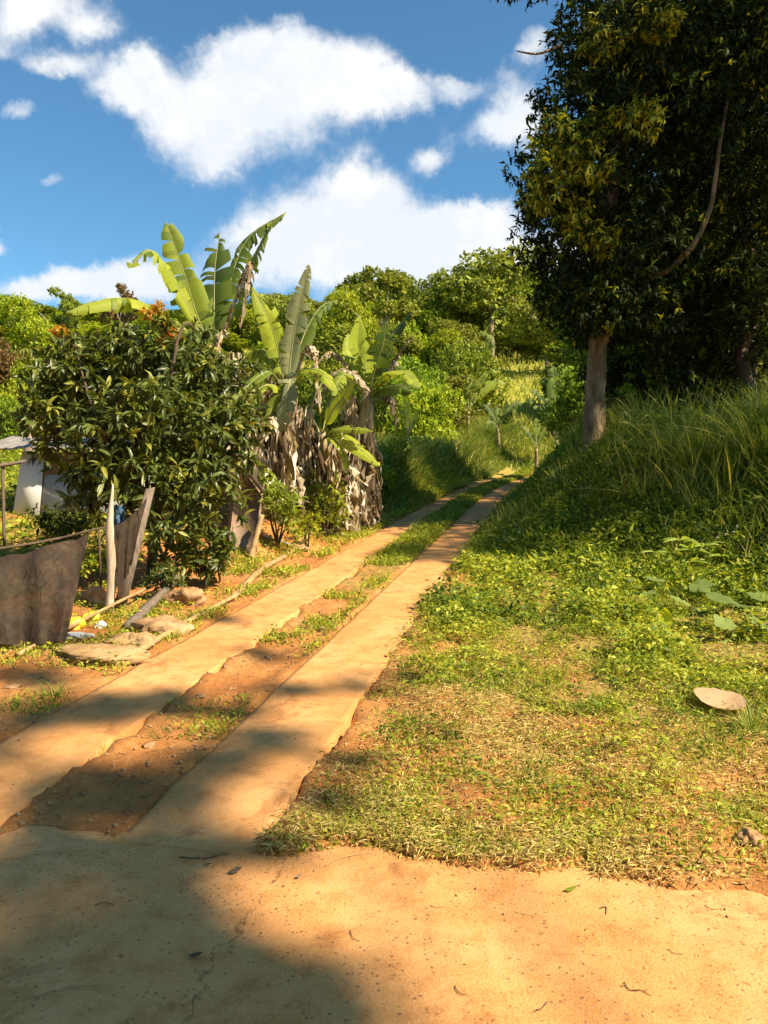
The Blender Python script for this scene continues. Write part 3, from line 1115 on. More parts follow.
def where_words(px, toprow, Y):
    side = 'above the hut' if px < 120 else 'behind the tall bananas' if px < 300 else 'above the second bananas' if px < 400 else \
        'over the tall grass' if px < 470 else 'above the track end' if px < 560 else 'behind the big trunk' if px < 640 else 'in the right wood'
    return side


def hill_tree(px, toprow, wpx, Y, kind, mat, label, vi=None):
    base = P(px, 400, Y)
    x = base[0]
    z0 = float(gz(x, Y))
    ztop = row_z(toprow, Y)
    h = ztop - z0
    w = wpx / FPX * Y
    natural = {'round': .82, 'tall': .45, 'airy': .8, 'bush': .95}[kind]
    sxy = w / natural
    if h < 1.2:
        return None
    cm, tm = VAR[kind][vi if vi is not None else random.randrange(len(VAR[kind]))]
    t = thing({'round': 'hillside_tree', 'tall': 'hillside_tree', 'airy': 'hillside_tree', 'bush': 'hillside_bush'}[kind], label,
              'tree' if kind != 'bush' else 'bush', (x, Y, z0))
    t.rotation_euler = (0, 0, random.random() * 6.28)
    t.scale = (sxy, sxy, h)
    t['group'] = 'trees on the hillside' if kind != 'bush' else 'bushes on the hillside'
    for nme, me in (('crown', cm), ('trunk', tm)):
        o = bpy.data.objects.new(nme, me)
        C.objects.link(o)
        o.parent = t
        if nme == 'crown' and mat != 't_mid':
            o.material_slots[0].link = 'OBJECT'
            o.material_slots[0].material = M[mat]
    placed.append((px, toprow, Y, h))
    return t


hero = [
    (490, 229, 122, 74, 'round', 't_olive', 'large rounded olive brown tree topping the hill straight above the track end'),
    (436, 262, 60, 78, 'round', 't_mid', 'dark green tree just left of the large olive brown treetop'),
    (385, 262, 84, 66, 'airy', 't_olive', 'loose twiggy tree on the skyline above the second banana clump'),
    (350, 276, 70, 60, 'round', 't_lime', 'bright green tree on the skyline left of the loose twiggy tree'),
    (418, 282, 76, 56, 'bush', 't_lime', 'lime green bush directly below the loose twiggy skyline tree'),
    (455, 300, 90, 50, 'bush', 't_mid', 'broad green bush below and left of the large olive brown tree'),
    (405, 318, 90, 42, 'bush', 't_mid', 'green bush close behind the second banana clump, right of its top leaves'),
    (520, 316, 84, 78, 'bush', 't_mid', 'green bush right below the large olive brown tree'),
    (545, 285, 70, 66, 'round', 't_olive', 'olive tree half hidden behind the left edge of the big dark crown'),
    (448, 345, 70, 46, 'bush', 't_olive', 'olive bush above the small bananas at the track end'),
    (574, 335, 60, 52, 'tall', 't_mid', 'slender green tree beside the big tree trunk, left of it'),
    (430, 350, 80, 38, 'bush', 't_lime', 'yellow green bush above the tall grass left of the track'),
    (300, 282, 60, 72, 'round', 't_olive', 'dark olive tree on the skyline between the two tall banana leaves'),
    (268, 288, 50, 76, 'round', 't_olive', 'olive tree on the skyline behind the tall banana clump'),
    (122, 282, 44, 78, 'airy', 't_brown', 'thin brownish open tree on the left skyline above the mango bush'),
    (62, 286, 54, 72, 'airy', 't_olive', 'grey olive open tree on the left skyline'),
    (22, 284, 64, 66, 'round', 't_lime', 'bright green round tree at the left end of the skyline'),
    (150, 300, 60, 64, 'round', 't_lime', 'green tree on the left skyline behind the drooping banana leaf'),
    (8, 312, 70, 54, 'bush', 't_brown', 'brownish bush at the left edge below the skyline trees'),
    (45, 318, 60, 48, 'bush', 't_lime', 'lime bush left of the mango bush top'),
    (10, 345, 64, 40, 'bush', 't_lime', 'bright lime bush at the left edge halfway up the slope'),
    (2, 385, 50, 32, 'round', 't_mid', 'small green tree at the left edge just above the hut roof'),
    (40, 405, 40, 27, 'round', 't_lime', 'small lime tree rising right behind the hut roof'),
    (330, 310, 70, 44, 'bush', 't_mid', 'green bush between the two tall banana clumps'),
    (250, 320, 80, 46, 'bush', 't_mid', 'green bush behind the middle of the tall banana clump'),
    (190, 320, 80, 44, 'bush', 't_mid', 'green bush behind the left leaves of the tall banana clump'),
    (590, 330, 80, 34, 'bush', 't_mid', 'green bush seen just left of the big tree trunk'),
]
for i, (px, tr_, w, Y, kd, mt, lb) in enumerate(hero):
    hill_tree(px, tr_, w, Y, kd, mt, lb)

# fill the wood: rows of trees behind and between, in depth order
ordinal = 0
for Y in (104, 96, 88, 80, 72, 63, 55, 48):
    step = 38 if Y > 60 else 46
    px = -70 + random.random() * 30
    while px < 840:
        sk = np.interp(px, skx, sky_)
        drop = (104 - Y) * 1.25
        top = sk + 6 + drop * (.75 + .5 * random.random())
        open_slope = (462 < px < 570 and 46 <= Y <= 66)
        near_hero = any(abs(px - q[0]) < 24 and abs(Y - q[2]) < 5 for q in placed[:27])
        if not open_slope and not near_hero and top < 420:
            kd = random.choice(['round', 'round', 'bush', 'bush', 'tall'])
            mt = random.choice(['t_lime', 't_mid', 't_mid', 't_olive'])
            if px > 600:
                mt = 't_mid'
            w = random.uniform(55, 85) * (1 if kd != 'tall' else .6)
            t = hill_tree(px, top, w, Y, kd, mt, 'x')
            if t is not None:
                t['label'] = '_fill_%s_%s_%d_%d' % (kd, mt, px, Y)
                ordinal += 1
        px += step * random.uniform(.75, 1.25)

# labels for the fill trees: look plus place
DEP = {104: 'on the farthest ridge', 96: 'just below the ridge', 88: 'high on the hill', 80: 'on the upper slope', 72: 'at mid slope', 63: 'on the lower slope',
       55: 'near the hill foot', 48: 'at the hill foot'}
byl = {}
for o in list(C.objects):
    if o.get('label', '').startswith('_fill_'):
        _, _, kd, a, b, px, Y = o['label'].split('_')
        mt = a + '_' + b
        px = int(px)
        lab = '%s %s %s, %s' % (LOOK[mt], SHAPE[kd], DEP[int(Y)], where_words(px, 0, 0))
        byl.setdefault(lab, []).append((px, o))
for lab, L in byl.items():
    L.sort(key=lambda q: q[0])
    if len(L) == 1:
        L[0][1]['label'] = lab
    else:
        words = {2: ['left of two', 'right of two'], 3: ['leftmost of three', 'middle of three', 'rightmost of three']}.get(len(L), [['leftmost', 'second', 'third', 'fourth', 'fifth', 'sixth', 'seventh', 'eighth', 'ninth'][i] + ' from left' for i in range(len(L))])
        for (px, o), wd in zip(L, words):
            o['label'] = '%s, %s' % (lab, wd)


# ------------------------------------------------------------------ big tree on the bank
def big_tree():
    Y = 15.2
    K = 1.2
    b = P(595, 452, Y)
    bz = float(gz(b[0], Y)) - .1
    base = np.array([b[0], Y, bz])
    t = thing('broadleaf_tree', 'big dark tree with a mottled trunk and one pale curved limb, on the bank', 'tree', base)
    tk = MB()
    f1 = P(598, 345, Y)
    top = P(622, 60, Y)
    pts = catmull([base, P(595, 400, Y), f1, P(603, 250, Y + .1), P(622, 120, Y + .2), P(632, -60, Y + .3)], 30)
    rad = np.concatenate([[.29, .23], np.linspace(.215, .1, 28)])
    tube(tk, pts, rad, 14, .5, bump=.035)
    cents, rads = [], []
    # crown clumps (px, row, depth, radius)
    spec = [(560, 235, 13.4, .85), (590, 290, 13.6, .8), (560, 170, 13.0, .95), (612, 200, 13.2, 1.1), (592, 115, 13.0, 1.0), (602, 62, 13.2, .9),
            (620, 30, 13.0, 1.2), (612, -20, 13.5, 1.0), (660, 100, 13.2, 1.3), (650, 250, 13.4, 1.1), (640, 310, 14.0, .9), (690, 180, 13.6, 1.3), (700, 40, 13.4, 1.4),
            (740, 110, 13.6, 1.5), (760, 20, 14, 1.5), (690, -60, 14, 1.6), (660, -80, 13.6, 1.5), (600, 320, 14.6, .7), (560, 270, 14.6, .7), (700, 270, 14.4, 1.0),
            (580, 200, 15.3, 1.2), (640, 160, 15.6, 1.5), (720, 220, 15.4, 1.3), (640, 60, 15.6, 1.5), (700, 90, 16, 1.7), (575, 325, 13.9, .5), (548, 205, 13.6, .55),
            (556, 105, 13.4, .5), (532, 150, 13.4, .25), (566, 40, 13.4, .4), (790, 60, 13.4, 1.6), (780, 200, 14.5, 1.4), (600, 305, 13.0, .65), (575, 290, 13.2, .5), (630, 300, 13.2, .8), (605, 250, 13.0, .8), (590, 325, 14.4, .6), (660, 320, 14.6, .8), (620, 330, 14.6, .55), (535, 205, 14, .4), (550, 300, 14, .35)]
    for px, r, y, rr in spec:
        cents.append(P(px, r, y + K))
        rads.append([rr * 1.07, rr * 1.07, rr * .8])
    cr = MB()
    whorl_foliage(cr, cents, rads, 9500, 8, .15, .05, T_FOLD, .6, .45, .5, .42, .4, .16)
    # clumps with sunlight put into the leaf colour, mostly at the left front
    whorl_foliage(cr, [P(560, 140, 13.7), P(545, 185, 13.6), P(582, 165, 13.5), P(575, 215, 13.8), P(595, 125, 13.7), P(640, 120, 13.4), P(600, 40, 13.6), P(655, 20, 13.4), P(600, 240, 13.8)], [[.5, .5, .45], [.4, .4, .5], [.55, .4, .45], [.35, .3, .4], [.35, .4, .3], [.4, .4, .3], [.45, .4, .3], [.4, .4, .3], [.3, .3, .3]], 760, 8, .15, .05, T_FOLD, .9, .6, .5, 1.0, .3, .16)
    # overhanging spray at the top, left of the crown
    whorl_foliage(cr, [P(530, -22, 12.7), P(505, -18, 12.7)], [[.5, .4, .28], [.3, .3, .18]], 130, 8, .14, .042, T_FOLD, .6, .7, .5, .35, .3, .16)
    pick = list(range(0, len(cents), 2))
    for i in pick:
        c = cents[i]
        # leave the trunk below the clump
        zz = c[2] - .5 - .35 * np.linalg.norm((c - base)[:2])
        j = int(np.argmin(np.abs(pts[:, 2] - zz)))
        j = max(j, 11)
        mid = (pts[j] + c) / 2 + np.array([0, 0, .25]) + rng.normal(size=3) * .12
        tube(tk, catmull([pts[j], mid, c], 9), np.linspace(rad[j] * .5, .02, 9), 7, .4)
    tube(tk, catmull([P(606, 262, 15.4), P(648, 278, 14.5), P(686, 254, 13.9), P(708, 215, 13.8), P(716, 175, 13.8), P(722, 130, 13.9), P(735, 60, 15.0)], 22), np.linspace(.060, .028, 22), 8, .9)
    # bare twig at the left
    tube(tk, catmull([P(575, 38, 14.4), P(550, 50, 14.2), P(535, 54, 14.1), P(517, 51, 14.1)], 9), np.linspace(.035, .012, 9), 6, .3)
    build(tk, 'trunk', [M['bark'], M['palebark']], t, True)
    build(cr, 'crown', M['treebig'], t)
    return t


big_tree()


def full_tree(name, label, px, Y, x=None, ztop=11, r=3.5, nbl=14, ncl=2600, L=.17, mat='treedark', seed=1, low=.25, bark='darkbark', extra=None, base=None, per=7, group=None):
    global rng
    rng = np.random.default_rng(seed)
    if x is None:
        x = P(px, 400, Y)[0]
    z0 = float(gz(x, Y)) - .1
    base = np.array([x, Y, z0])
    H = ztop
    t = thing(name, label, 'tree', base, group)
    c, rr = [], []
    for i in range(nbl):
        a = rng.random() * 2 * pi
        h = low + (1 - low) * (i + .5) / nbl
        w = r * (.35 + .65 * math.sin(pi * min(1, (h - low) / (1 - low) * .8 + .2))) * rng.random() ** .5 * .8
        c.append([x + w * math.cos(a), Y + w * math.sin(a), z0 + H * h])
        q = r * (.26 + .2 * rng.random())
        rr.append([q, q, q * .75])
    cr = MB()
    whorl_foliage(cr, c, rr, ncl, per, L, L * .34, T_FOLD, .6, .35, .5, .42, .4, .16)
    tk = MB()
    top = base + np.array([.3, .2, H * .75])
    pts = catmull([base, base + np.array([.1, 0, H * .25]), base + np.array([-.05, .1, H * .5]), top], 16)
    tube(tk, pts, np.linspace(.2, .07, 16), 9, .4, bump=.04)
    for i in range(0, nbl, 2):
        zz = c[i][2] - .3 * H * .3
        j = max(3, int(np.argmin(np.abs(pts[:, 2] - zz))))
        limbs(tk, pts[j], [c[i]], .07, .015, .1, 6)
    if extra:
        extra(tk, cr)
    build(tk, 'trunk', M[bark], t, True)
    build(cr, 'crown', M[mat], t)
    return t


# dark wood on the right behind the big tree
def curved_limb(tk, cr):
    tube(tk, catmull([P(640, 285, 17), P(665, 268, 17), P(690, 250, 16.8), P(708, 215, 16.6), P(716, 175, 16.5), P(721, 135, 16.5)], 20), np.linspace(.11, .05, 20), 8, .9)


def wood():
    g = 'trees of the dark wood on the right'
    full_tree('wood_tree', 'dark tree directly behind the bare curved limb, right of the big trunk', 668, 18.5, None, 11, 3.3, 18, 2300, .2, 'treedark', 21, .38, extra=None, group=g)
    full_tree('wood_tree', 'dense dark tree at the right edge of the picture behind the tall grass', 745, 17.5, None, 12, 3.6, 18, 2600, .2, 'treedark', 22, .12, group=g)
    full_tree('wood_tree', 'low leafy tree behind the big trunk, to its right', 655, 24, None, 8.5, 3.4, 16, 2300, .22, 't_mid', 23, .08, group=g)
    full_tree('wood_tree', 'shaded leafy tree deeper in the wood above the grass bank', 720, 27, None, 10, 4.2, 16, 2300, .24, 'treedark', 24, .08, group=g)
    full_tree('wood_tree', 'dark tree filling the gap between the two darkest crowns at the right', 610, 29, None, 9.5, 3.2, 14, 1700, .24, 'treedark', 25, .25, group=g)
    full_tree('wood_tree', 'tall dark tree rising at the far right behind the others', 790, 24, None, 14, 4.5, 16, 2300, .24, 'treedark', 26, .1, group=g)
    full_tree('wood_tree', 'tall tree just outside the right edge, its boughs reaching into the top corner', 0, 11.6, 9.3, 12.5, 3.6, 18, 2500, .18, 'treebig', 27, .35, group=g)
    full_tree('wood_tree', 'roadside tree outside the right edge shading the bank', 0, 7.4, 10.8, 10.5, 2.8, 16, 950, .2, 'treebig', 28, .35, group=g)

    for k, (px, Y, ht, r_, mt, lb) in enumerate([
            (640, 18.5, 3.6, 1.7, 'treedark', 'dense shaded bush right behind the big trunk'),
            (690, 17.5, 3.6, 1.9, 'treedark', 'dark leafy bush below the bare curved limb'),
            (745, 15.8, 3.2, 1.9, 'treedark', 'dark bush above the tall grass at the right edge'),
            (668, 22, 5.0, 2.4, 't_mid', 'mid green bush filling the gap under the curved limb'),
            (720, 21, 5.2, 2.6, 'treedark', 'large shaded bush deeper in the wood, left of the right edge'),
            (618, 26, 4.2, 2.2, 't_mid', 'green bush in the gap just right of the big trunk'),
            (790, 18.5, 5.0, 2.6, 'treedark', 'large dark bush half cut by the right edge')]):
        o = full_tree('wood_bush', lb, px, Y, None, ht, r_, 14, 1300, .15, mt, 60 + k, .10, per=6, group='bushes of the dark wood on the right')
        o['category'] = 'bush'

wood()
rng = np.random.default_rng(500)


# ------------------------------------------------------------------ tree behind the camera that throws the foreground shade
def shade_tree():
    cot = math.cos(SUN_EL) / math.sin(SUN_EL)
    av = np.array([math.sin(SUN_AZ), math.cos(SUN_AZ)])
    # (px,row of the shadow on the ground, radius m, height m, clusters)
    spots = [(30, 980, .33, 12.5, 90), (110, 985, .33, 12, 90), (170, 940, .27, 12.5, 80), (150, 890, .2, 12, 50), (135, 1010, .3, 13, 70), (220, 995, .28, 12.2, 70), (280, 1010, .22, 12, 50),
             (330, 1000, .15, 11.6, 26), (20, 870, .18, 12.4, 30), (100, 925, .16, 12.7, 30), (300, 960, .12, 12, 14), (60, 840, .26, 12.8, 50), (130, 850, .25, 12.1, 50), (190, 850, .2, 12.6, 36), (250, 850, .16, 12.2, 22),
             (20, 730, .32, 13, 60), (90, 720, .34, 12.4, 70), (160, 715, .28, 12.8, 50), (100, 790, .3, 12.1, 70), (40, 800, .25, 12.9, 50), (160, 800, .26, 12.5, 56), (210, 770, .24, 12.2, 46), (255, 750, .26, 12.9, 50),
             (270, 705, .22, 12.6, 26), (225, 725, .18, 12.1, 20), (200, 640, .2, 13.3, 14), (250, 670, .22, 13, 16), (20, 690, .3, 12.2, 40), (340, 770, .16, 12.4, 16), (310, 800, .16, 12.7, 16),
             (60, 660, .2, 13.2, 14), (340, 700, .18, 12.7, 12), (380, 690, .14, 12.9, 8), (-80, 900, .5, 12, 100), (-60, 760, .5, 12.5, 90), (-80, 1050, .6, 12.2, 120), (60, 1080, .5, 12.6, 100), (220, 1080, .4, 12.3, 70)]
    c, rr, wt = [], [], []
    crown = MB()
    for px, r, rad, h, k in spots:
        d = ray(px, r)
        g = np.array([0, 0, CAM_H]) + d * (CAM_H / -d[2]) if d[2] < 0 else None
        q = np.array([g[0] + av[0] * cot * h, g[1] + av[1] * cot * h, h])
        c.append(q)
        whorl_foliage(crown, [q], [[rad * .9, rad * .9, rad * .8]], int(k * 1.15), 6, .15, .055, T_FOLD, .95, .3, .5, .4, .3, .1)
    cen = np.mean(c, 0)
    # the rest of its crown, away from the sun line of the picture
    rest, rrad = [], []
    for i in range(12):
        rest.append(cen + np.array([rng.uniform(-1.5, 4), rng.uniform(-9.0, -5.5), rng.uniform(-2, 1.5)]))
        rrad.append([1.1, 1.1, .8])
    whorl_foliage(crown, rest, rrad, 900, 7, .17, .06, T_FOLD, .6, .3, .5, .4, .3, .12)
    over, orad = [], []  # extra canopy out of view, put in to block overhead sky light
    for i in range(34):
        over.append(np.array([rng.uniform(-6, 7.5), rng.uniform(-9, -3.6), rng.uniform(7, 9.5)]))
        orad.append([1.5, 1.5, .8])
    whorl_foliage(crown, over, orad, 1900, 6, .34, .15, T_SIMPLE, .8, .3, .5, .4, .3, .12)
    bx, by = cen[0] + 1.0, cen[1] - 6.0
    base = np.array([bx, by, float(gz(bx, by)) - .1])
    t = thing('unseen_tree', 'tall roadside tree behind the viewer whose shade falls on the concrete', 'tree', base)
    tk = MB()
    pts = catmull([base, base + np.array([-.2, .1, 4]), base + np.array([-.1, .5, 8]), cen + np.array([.5, -4.2, -1.2])], 18)
    tube(tk, pts, np.linspace(.3, .12, 18), 10, .4, bump=.03)
    for i in range(0, len(c), 4):
        limbs(tk, pts[13], [c[i]], .05, .012, .05, 6)
    for q in over[::5]:
        limbs(tk, pts[13], [q], .10, .03, .08, 6)
    for q in rest[::2]:
        limbs(tk, pts[13], [q], .08, .02, .08, 6)
    build(tk, 'trunk', M['bark'], t, True)
    build(crown, 'crown', M['treebig'], t)


shade_tree()
full_tree('unseen_tree', 'unseen spreading tree added over the viewer on the left to block sky light', 0, -4.8, -5.0, 11.5, 4.6, 20, 1700, .30, 'treebig', 91, .62, per=6)  # added out of view to cover sky and lower the ambient light
rng = np.random.default_rng(900)
for k, (x, y, h, r_, kd, wh) in enumerate([(-9, -5, 10, 8, 'round', 'left one'), (-4, -9, 12, 9, 'tall', 'second from the left'), (1.5, -8.5, 10, 8, 'round', 'middle one'), (6, -11, 12, 9, 'round', 'tall one with the widest crown'),  # unseen trees set behind the camera to cut down sky light
                                            (-13, 1, 9, 8, 'bush', 'leftmost, bushy to the ground'), (13, -9, 11, 9, 'bush', 'rightmost, bushy to the ground'), (-1, -15, 15, 12, 'round', 'farthest and tallest')]):
    cm, tm = VAR[kd][0]
    z = float(gz(x, y)) - .05
    t = thing('unseen_tree', 'unseen tree added behind the viewer to dim the sky light, ' + wh, 'tree', (x, y, z), 'added trees dimming the sky light behind the viewer')
    t.scale = (r_, r_, h)
    t.rotation_euler = (0, 0, k * 1.3)
    for nme, me in (('crown', cm), ('trunk', tm)):
        o = bpy.data.objects.new(nme, me)
        C.objects.link(o)
        o.parent = t


# ------------------------------------------------------------------ mango bush
def mango():
    Y = 10.2
    b = ground(150, 583)
    base = np.array([b[0], b[1], b[2] - .05])
    Y = float(b[1])
    t = thing('mango_tree', 'dense dark glossy leaved mango bush between the hut and the banana clump', 'tree', base)
    spec = [(150, 358, 0, .40), (110, 365, .1, .45), (195, 365, 0, .45), (75, 385, .2, .40), (52, 362, .3, .25), (230, 385, .1, .35), (60, 410, .1, .42), (110, 420, -.4, .5), (160, 410, -.5, .5),
            (210, 420, -.3, .45), (90, 455, -.3, .38), (140, 470, -.6, .45), (190, 470, -.5, .48), (225, 460, -.2, .35), (170, 520, -.5, .4), (215, 510, -.4, .4), (205, 555, -.4, .28),
            (180, 560, -.3, .25), (130, 352, .3, .33), (92, 355, .4, .3), (180, 352, .4, .28), (40, 375, .2, .3), (35, 420, .1, .25), (120, 520, 0, .3), (150, 440, .5, .5), (100, 400, .5, .5), (200, 440, .5, .45), (240, 425, 0, .28), (52, 445, .1, .22), (66, 468, -.2, .22), (84, 492, -.2, .26), (28, 352, .2, .12), (72, 336, .2, .13), (118, 326, .1, .13), (200, 332, .1, .14), (246, 368, 0, .13), (16, 398, .1, .12), (250, 400, -.2, .14), (165, 322, 0, .1), (232, 540, -.4, .14), (96, 330, .2, .1), (100, 478, -.4, .3)]
    cents = [P(px, r, Y + dy) for px, r, dy, rr in spec]
    rads = [[rr, rr, rr * .85] for px, r, dy, rr in spec]
    cr = MB()
    whorl_foliage(cr, cents, rads, 1350, 8, .165, .045, T_LONG, .6, .45, .45, .55, .35, .05)
    build(cr, 'crown', M['mango'], t)
    tk = MB()
    fork = base + np.array([.05, 0, .7])
    tube(tk, catmull([base, base + np.array([.03, 0, .35]), fork], 6), np.linspace(.07, .05, 6), 8)
    limbs(tk, fork, cents[::2], .03, .008, .12, 6)
    build(tk, 'trunk', M['darkbark'], t, True)
    for q, rr in ((P(152, 318, Y + .1), .13), (P(170, 338, Y), .12), (P(60, 333, Y + .2), .08), (P(160, 308, Y + .1), .07)):
        ng = MB()
        whorl_foliage(ng, [q], [rr], 6 + int(rr * 130), 7, .085, .022, T_LONG, .9, .1, .6, .5, .6, .03)
        build(ng, 'new_growth', M['newleaf'], t)


mango()


def small_shrub(name, label, px, row, topr, wpx, mat='mango', L=.11, ncl=160, dY=0, cat='shrub'):
    b = ground(px, row)
    Y = float(b[1]) + dY
    w = wpx / FPX * Y / 2
    h = max(.15, row_z(topr, Y) - b[2])
    t = thing(name, label, cat, b)
    cents, rads = [], []
    for i in range(6):
        cents.append([b[0] + rng.uniform(-.55, .55) * w, Y + rng.uniform(-.5, .5) * w, b[2] + h * rng.uniform(.3, .78)])
        rads.append([w * .45, w * .45, h * .26])
    cr = MB()
    whorl_foliage(cr, cents, rads, ncl, 6, L, L * .36, T_FOLD, .8, .3, .5, .5, .4, .05)
    build(cr, 'foliage', M[mat], t)
    tk = MB()
    limbs(tk, b, cents, .012 * (1 + w), .004, .1, 5)
    build(tk, 'stem', M['darkbark'], t, True)
    return t


small_shrub('shrub', 'low green shrub at the foot of the banana clump', 308, 552, 505, 44, 't_lime', .05, 110)
small_shrub('shrub', 'leafy shrub in front of the tall banana stems beside the brown sheet', 278, 548, 462, 60, 't_limeleaf', .13, 110)
small_shrub('shrub', 'small leafy shrub between the two nets by the pale post', 88, 590, 530, 46, 'weed', .06, 130)
small_shrub('shrub', 'leafy bush hiding the stems between the two banana clumps', 326, 540, 470, 50, 't_mid', .12, 130)
small_shrub('shrub', 'tall lime shrub at the right side of the second banana clump', 392, 488, 425, 44, 't_lime', .13, 170)
small_shrub('shrub', 'green shrub right behind the leaning plank', 165, 600, 560, 50, 'mango', .07, 90)
small_shrub('shrub', 'bright green shrub at the track edge under the second banana clump', 382, 500, 465, 38, 't_lime', .10, 120)
small_shrub('shrub', 'dark shrub in front of the white hut wall', 75, 545, 500, 90, 'treedark', .10, 200)


# ------------------------------------------------------------------ bananas
def banana_leaf(ctrl, width, name, parent, mat='banana', tone=.5, roll=0.0, droop=.5, tear=.35, seg=30, blade0=.14, ribr=.018, crumple=0.0, hint=None):
    """ctrl: 3-4 world points along the midrib"""
    pts = catmull(ctrl, seg + 1)
    tan = nrm(np.gradient(pts, axis=0))
    upv = np.array([0, 0, 1.0]) if hint is None else np.asarray(hint, float)
    mb = MB()
    Lx = np.linalg.norm(pts[-1] - pts[0])
    tube(mb, pts, np.linspace(ribr, ribr * .25, seg + 1), 6, tone, mi=1)
    for sgn in (-1, 1):
        i = int(blade0 * seg)
        while i < seg:
            run = 1 + int(rng.exponential(.5 / max(tear * 1.25, .05)))
            run = min(run, seg - i)
            da = rng.normal() * .38 + droop
            gap = .30 * rng.random() ** 1.5
            short = 1 - (.25 * rng.random() if rng.random() < tear else .04 * rng.random())
            missing = rng.random() < tear * .12
            if not missing:
                V = []
                for j in range(i, i + run + 1):
                    t = j / seg
                    s = (t - blade0) / (1 - blade0)
                    w = width * .5 * max(.02, (math.sin(pi * min(1, max(0.0, s)) ** .62)) ** .55) * short
                    tn = tan[j]
                    side = nrm(np.cross(tn, upv)) * sgn
                    nn = nrm(np.cross(side * sgn, tn))
                    ca, sa = math.cos(roll * sgn), math.sin(roll * sgn)
                    side_r = nrm(side * math.cos(roll) + nn * math.sin(roll) * sgn * -1)
                    nr = nrm(np.cross(side_r * sgn, tn))
                    # gather towards the middle of the run at the outer edge (a torn gap)
                    mid = (i + i + run) / 2
                    pull = (mid - j) / max(run, 1) * gap
                    jj = pts[j] + tn * pull * Lx * run / seg
                    for kx, f_ in enumerate((0, .35, .7, 1)):
                        ang = da * f_
                        off = side_r * (w * f_ * math.cos(ang)) - np.array([0, 0, 1]) * (w * f_ * math.sin(ang)) * .9 + nr * (w * .12 * math.sin(pi * f_))
                        off = off + tn * (w * .22 * f_)
                        base = pts[j] * (1 - f_) + jj * f_
                        if crumple:
                            off = off + rng.normal(size=3) * crumple * f_ * w
                        V.append(base + off)
                F = []
                for a in range(run):
                    for kx in range(3):
                        F.append((a * 4 + kx, (a + 1) * 4 + kx, (a + 1) * 4 + kx + 1, a * 4 + kx + 1))
                mb.add(V, F, np.clip(tone + .2 * rng.normal(), 0, 1))
            i += run
    return build(mb, name, [M[mat], M['rib'] if mat != 'banana_dead' else M['bamboo']], parent, False)


def dead_skirt(parent, centre, ztop, zbot, rad, n, name='dead_leaves', spread=1.0):
    """dried leaves hanging down round the stems"""
    mb = MB()
    for i in range(int(n * 3.0)):
        a = rng.random() * 2 * pi
        r = rad * (.35 + .75 * rng.random())
        z1 = zbot + (ztop - zbot) * (.12 + .88 * rng.random() ** .8)
        r = r * (1.15 - .45 * (z1 - zbot) / (ztop - zbot)) * (1 + .25 * math.sin(3 * a + 4 * z1))
        ln = (z1 - zbot) * (.2 + .6 * rng.random())
        p0 = np.array([centre[0] + r * .6 * math.cos(a), centre[1] + r * .6 * math.sin(a), z1])
        p1 = p0 + np.array([math.cos(a) * .28 * r + (.04 * rng.normal()), math.sin(a) * .28 * r, -ln * .45])
        p2 = p0 + np.array([math.cos(a) * .35 * r + .08 * rng.normal(), math.sin(a) * .3 * r + .08 * rng.normal(), -ln])
        sg = 9
        pts = catmull([p0, p1, p2], sg)
        w0 = .008 + .05 * rng.random() ** 2.4
        side = nrm(np.array([-math.sin(a), math.cos(a), 0]) + .5 * rng.normal(size=3))
        nn = nrm(np.cross(side, np.array([0, 0, 1.0])))
        V = []
        for j, q in enumerate(pts):
            w = w0 * (math.sin(pi * (j + .7) / (sg + .4))) ** .5
            tw = rng.normal() * .7
            sd = side * math.cos(tw) + nn * math.sin(tw)
            V += [q - sd * w + nn * 1.0 * w * rng.normal(), q + nn * 1.1 * w * rng.normal(), q + sd * w + nn * 1.0 * w * rng.normal()]
        F = [(j * 3 + k, (j + 1) * 3 + k, (j + 1) * 3 + k + 1, j * 3 + k + 1) for j in range(sg - 1) for k in (0, 1)]
        mb.add(V, F, np.clip(.5 + .42 * rng.normal(), 0, 1))
    return build(mb, name, M['banana_dead'], parent)


def stem(parent, base, top, r0=.13, r1=.08, lean=None):
    mb = MB()
    mid = (base + top) / 2 + rng.normal(size=3) * np.array([.06, .06, 0])
    pts = catmull([base - np.array([0, 0, .1]), mid, top], 12)
    tube(mb, pts, np.linspace(r0, r1, 12), 12, .5, bump=.05)
    return build(mb, 'pseudostem', M['pseudo'], parent, True)


def PP(lst, Y):
    return [P(a[0], a[1], Y + (a[2] if len(a) > 2 else 0)) for a in lst]


GB = 'banana plants beside the track'


